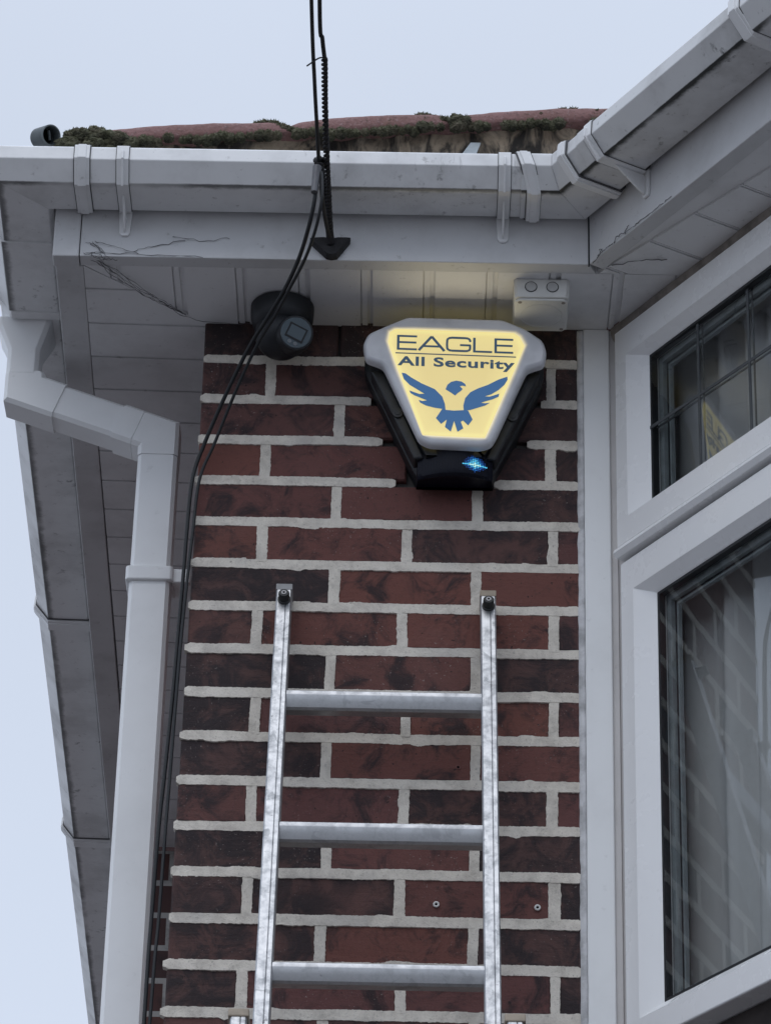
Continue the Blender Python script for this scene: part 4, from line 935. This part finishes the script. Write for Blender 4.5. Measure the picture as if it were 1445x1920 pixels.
# hook plate, strap, twisted grip, clamp sleeve
hk = thing('cable_anchor', (.098, -.2, .0), 'black cable anchor plate and twisted grip bolted to the fascia', 'cable anchor')
k = MB(); pl = [(.0660, .0285), (.0850, .0300), (.098, .0270), (.112, .0300), (.1290, .0300), (.1285, .0230), (.1090, -.0060), (.1000, -.0080), (.0920, -.0060), (.0680, .0190)]
k.loft([xz(pl, -.1955), xz(pl, -.203), xz([(.098+(x-.098)*.82, .012+(z-.012)*.82) for x, z in pl], -.209)]); k.build('anchor_plate', M_IRON, hk)
k = MB(); k.tube(sm([(.0985, -.208, .016), (.0965, -.226, .026), (.0905, -.290, .044), (.0850, -.345, .062), (.0820, -.362, .066)], 8), [.0068-.0001*i for i in range(33)], 10); k.tube(sm([(.1000, -.208, .020), (.0940, -.24, .020), (.0870, -.32, .024), (.0850, -.362, .050)], 8), .0034, 8); k.build('anchor_strap', M_IRON, hk, smooth='all')
k = MB(); cs = Vector((.0830, -.3655, .0600))
for i in range(14):
    d = Vector((random.gauss(0, 1), random.gauss(0, 1), random.gauss(0, 1))).normalized(); k.tube(sm([cs+d*.010, cs+d.orthogonal().normalized()*.009, cs-d*.008], 5), .0022, 7)
k.build('wire_knot', M_IRON, hk, smooth='all')
k = MB(); k.cyl((.0795, -.3745, .046), (.0765, -.3800, -.004), .0068, .0052, 16); k.build('clamp_sleeve', plain('dull_zinc', (.12, .12, .13), .5, .3), hk, smooth=40)
k = MB(); ax = sm([(.0985, -.206, .018), (.0960, -.285, .0385), (.0935, -.37, .0600), (.0915, -.47, .0860), (.0912, -.563, .1120)], 60)
for ph in (0, math.pi):
    pts = []
    for i, p_ in enumerate(ax):
        a = i*.62+ph; pts.append(p_+Vector((math.cos(a)*.0026, 0, math.sin(a)*.0026)))
    k.tube(pts, [.0026+.0006*noise.noise(Vector((i*.3, ph, 0))) for i in range(len(pts))], 7)
k.build('twisted_grip', M_IRON, hk, smooth='all')
k = MB(); k.tube(sm([(.0915, -.565, .112), (.083, -.575, .104), (.0655, -.57, .093)], 5), .0012, 6); k.build('wire_tail', M_IRON, hk)

# ================================================================== SMALL FIXINGS
for (x, z, lb) in ((.279, -1.004, 'white plastic wall plug in the brick between the ladder stiles'), (.428, -1.006, 'white plastic wall plug in the brick right of the ladder')):
    k = MB(); k.tube([(x+.0034*math.cos(a*math.pi/12), -.0026, z+.0034*math.sin(a*math.pi/12)) for a in range(25)], .0015, 8); p_ = thing('wall_plug', (x, 0, z), lb, 'wall plug', 'wall plugs left in the brick'); k.build('plug_rim', M_PLUG, p_, smooth='all')
    k = MB(); k.cyl((x, .004, z), (x, -.0016, z), .0028, .0028, 14); k.build('plug_hole', M_HOLE, p_)
k = MB(); k.tube([(.309+.0030*math.cos(a*math.pi/12), -.0024, -.782+.0030*math.sin(a*math.pi/12)) for a in range(25)], .0010, 8)
p_ = thing('screw_hole', (.309, 0, -.782), 'dark empty screw hole in a brick between the two upper rungs', 'screw hole'); k.build('hole_rim', plain('brick_dust', (.22, .10, .09), .9), p_, smooth='all'); k = MB(); k.cyl((.309, .004, -.782), (.309, -.0022, -.782), .0028, .0028, 14); k.build('hole', M_HOLE, p_)
# grey pipe stub behind the gutter
a, b = Vector((-.366, -.228, .190)), Vector((-.344, -.2545, .1785)); d = (b-a).normalized()
ps_ = thing('pipe_stub', a, 'short grey pipe end poking up behind the gutter beside the moss', 'pipe')
e1 = d.orthogonal().normalized(); e2 = d.cross(e1)
def turned(mb, prof): mb.loft([[b+d*o_+(e1*math.cos(t*math.pi/16)+e2*math.sin(t*math.pi/16))*r_ for t in range(32)] for o_, r_ in prof], caps=False)
k = MB(); turned(k, [(-(b-a).length, .0166), (-.0015, .0172), (-.0014, .0150), (-.0024, .0142), (-.024, .0138)]); k.build('pipe_wall', M_GPIPE, ps_, smooth=40)
k = MB(); k.cyl(b-d*.021, b-d*.022, .0137, .0135, 24); k.build('pipe_bore', M_HOLE, ps_)
k = MB(); turned(k, [(-.0016, .0173), (.0003, .0171), (.0004, .0152), (-.0016, .0149)]); k.build('pipe_rim', plain('pale_grey_rim', (.15, .17, .175), .6), ps_, smooth=40)  # rim coloured a paler grey than the pipe
k = MB(); q = d.cross(Vector((0, 0, 1))).normalized(); q2 = d.cross(q); k.cyl(b-d*.008+q*.002-q2*.008, b-d*.008-q*.004+q2*.006, .0022, .0022, 8); k.build('inner_lug', M_GPIPE, ps_)
# cobwebs
def web(name_base, lines, label, r=.00042):
    k = MB()
    for L in lines:
        pts = sm(L, 6); pts = [p_+Vector((random.gauss(0, .0008), random.gauss(0, .0008), random.gauss(0, .0008))) for p_ in pts]
        k.tube(pts, [r*random.uniform(.5, 1.5) for _ in pts], 5)
    return tag(k.build('cobweb', M_WEB, base=name_base), label, 'cobweb', 'cobwebs under the eaves')
ls = []
for i in range(5):
    j = lambda s_: random.uniform(-s_, s_)
    ls.append([(-.270+j(.01), -.188, -.006), (-.238+j(.008), -.150+j(.008), -.013+j(.004)), (-.200+j(.008), -.108+j(.008), -.015+j(.004)), (-.165+j(.006), -.065+j(.006), -.013), (-.135, -.030, -.010)])
ls.append([(-.165, -.065, -.013), (-.13, -.02, -.010), (-.06, -.006, -.010), (.0, -.004, -.0095)])
ls += [[(-.285, -.1965, .0), (-.230, -.1965, -.002), (-.170, -.1962, -.004), (-.10, -.196, -.006)], [(-.27, -.1975, .02), (-.24, -.198, .010), (-.2, -.198, -.002)], [(-.15, -.1965, .03), (-.10, -.197, .024), (-.06, -.1965, .03)], [(-.13, -.1965, .024), (-.18, -.197, .012), (-.21, -.197, .002)]]
for i in range(6): ls.append([(-.28+j(.01), -.196, .0+j(.02)), (-.262+j(.01), -.198, -.004+j(.015)), (-.245+j(.012), -.192, -.012)])
web((-.2, -.1, 0), ls, 'dark cobweb strands strung across the left soffit corner')
ls = [[bfa(.012, .002, -0.0123), bfa(.035, .003, -0.0079), bfa(.05, .0025, -0.0046), bfa(.07, .002, -0.0057)], [bfa(.03, .003, -0.0079), bfa(.042, .004, -0.0024), bfa(.036, .004, -0.0013)], [bfa(.07, .002, -0.0057), bfa(.085, .003, -0.0002), bfa(.11, .002, -0.0040), bfa(.14, .002, -0.0024)], [bfa(.10, .002, -0.0046), bfa(.112, .003, 0.0053)], [bfa(.14, .0015, -0.0024), bfa(.18, .0015, -0.0035), bfa(.22, .001, -0.0024)], [bfa(.02, -.03, -0.0085), bfa(.06, -.06, -0.0095), bfa(.08, -.09, -0.0085)]]
web(tuple(bfa(.06, 0, 0)), ls, 'black cobweb strands along the lower edge of the bay fascia', .00062)

for o in bpy.data.objects:
    if '_base' in o: del o['_base']
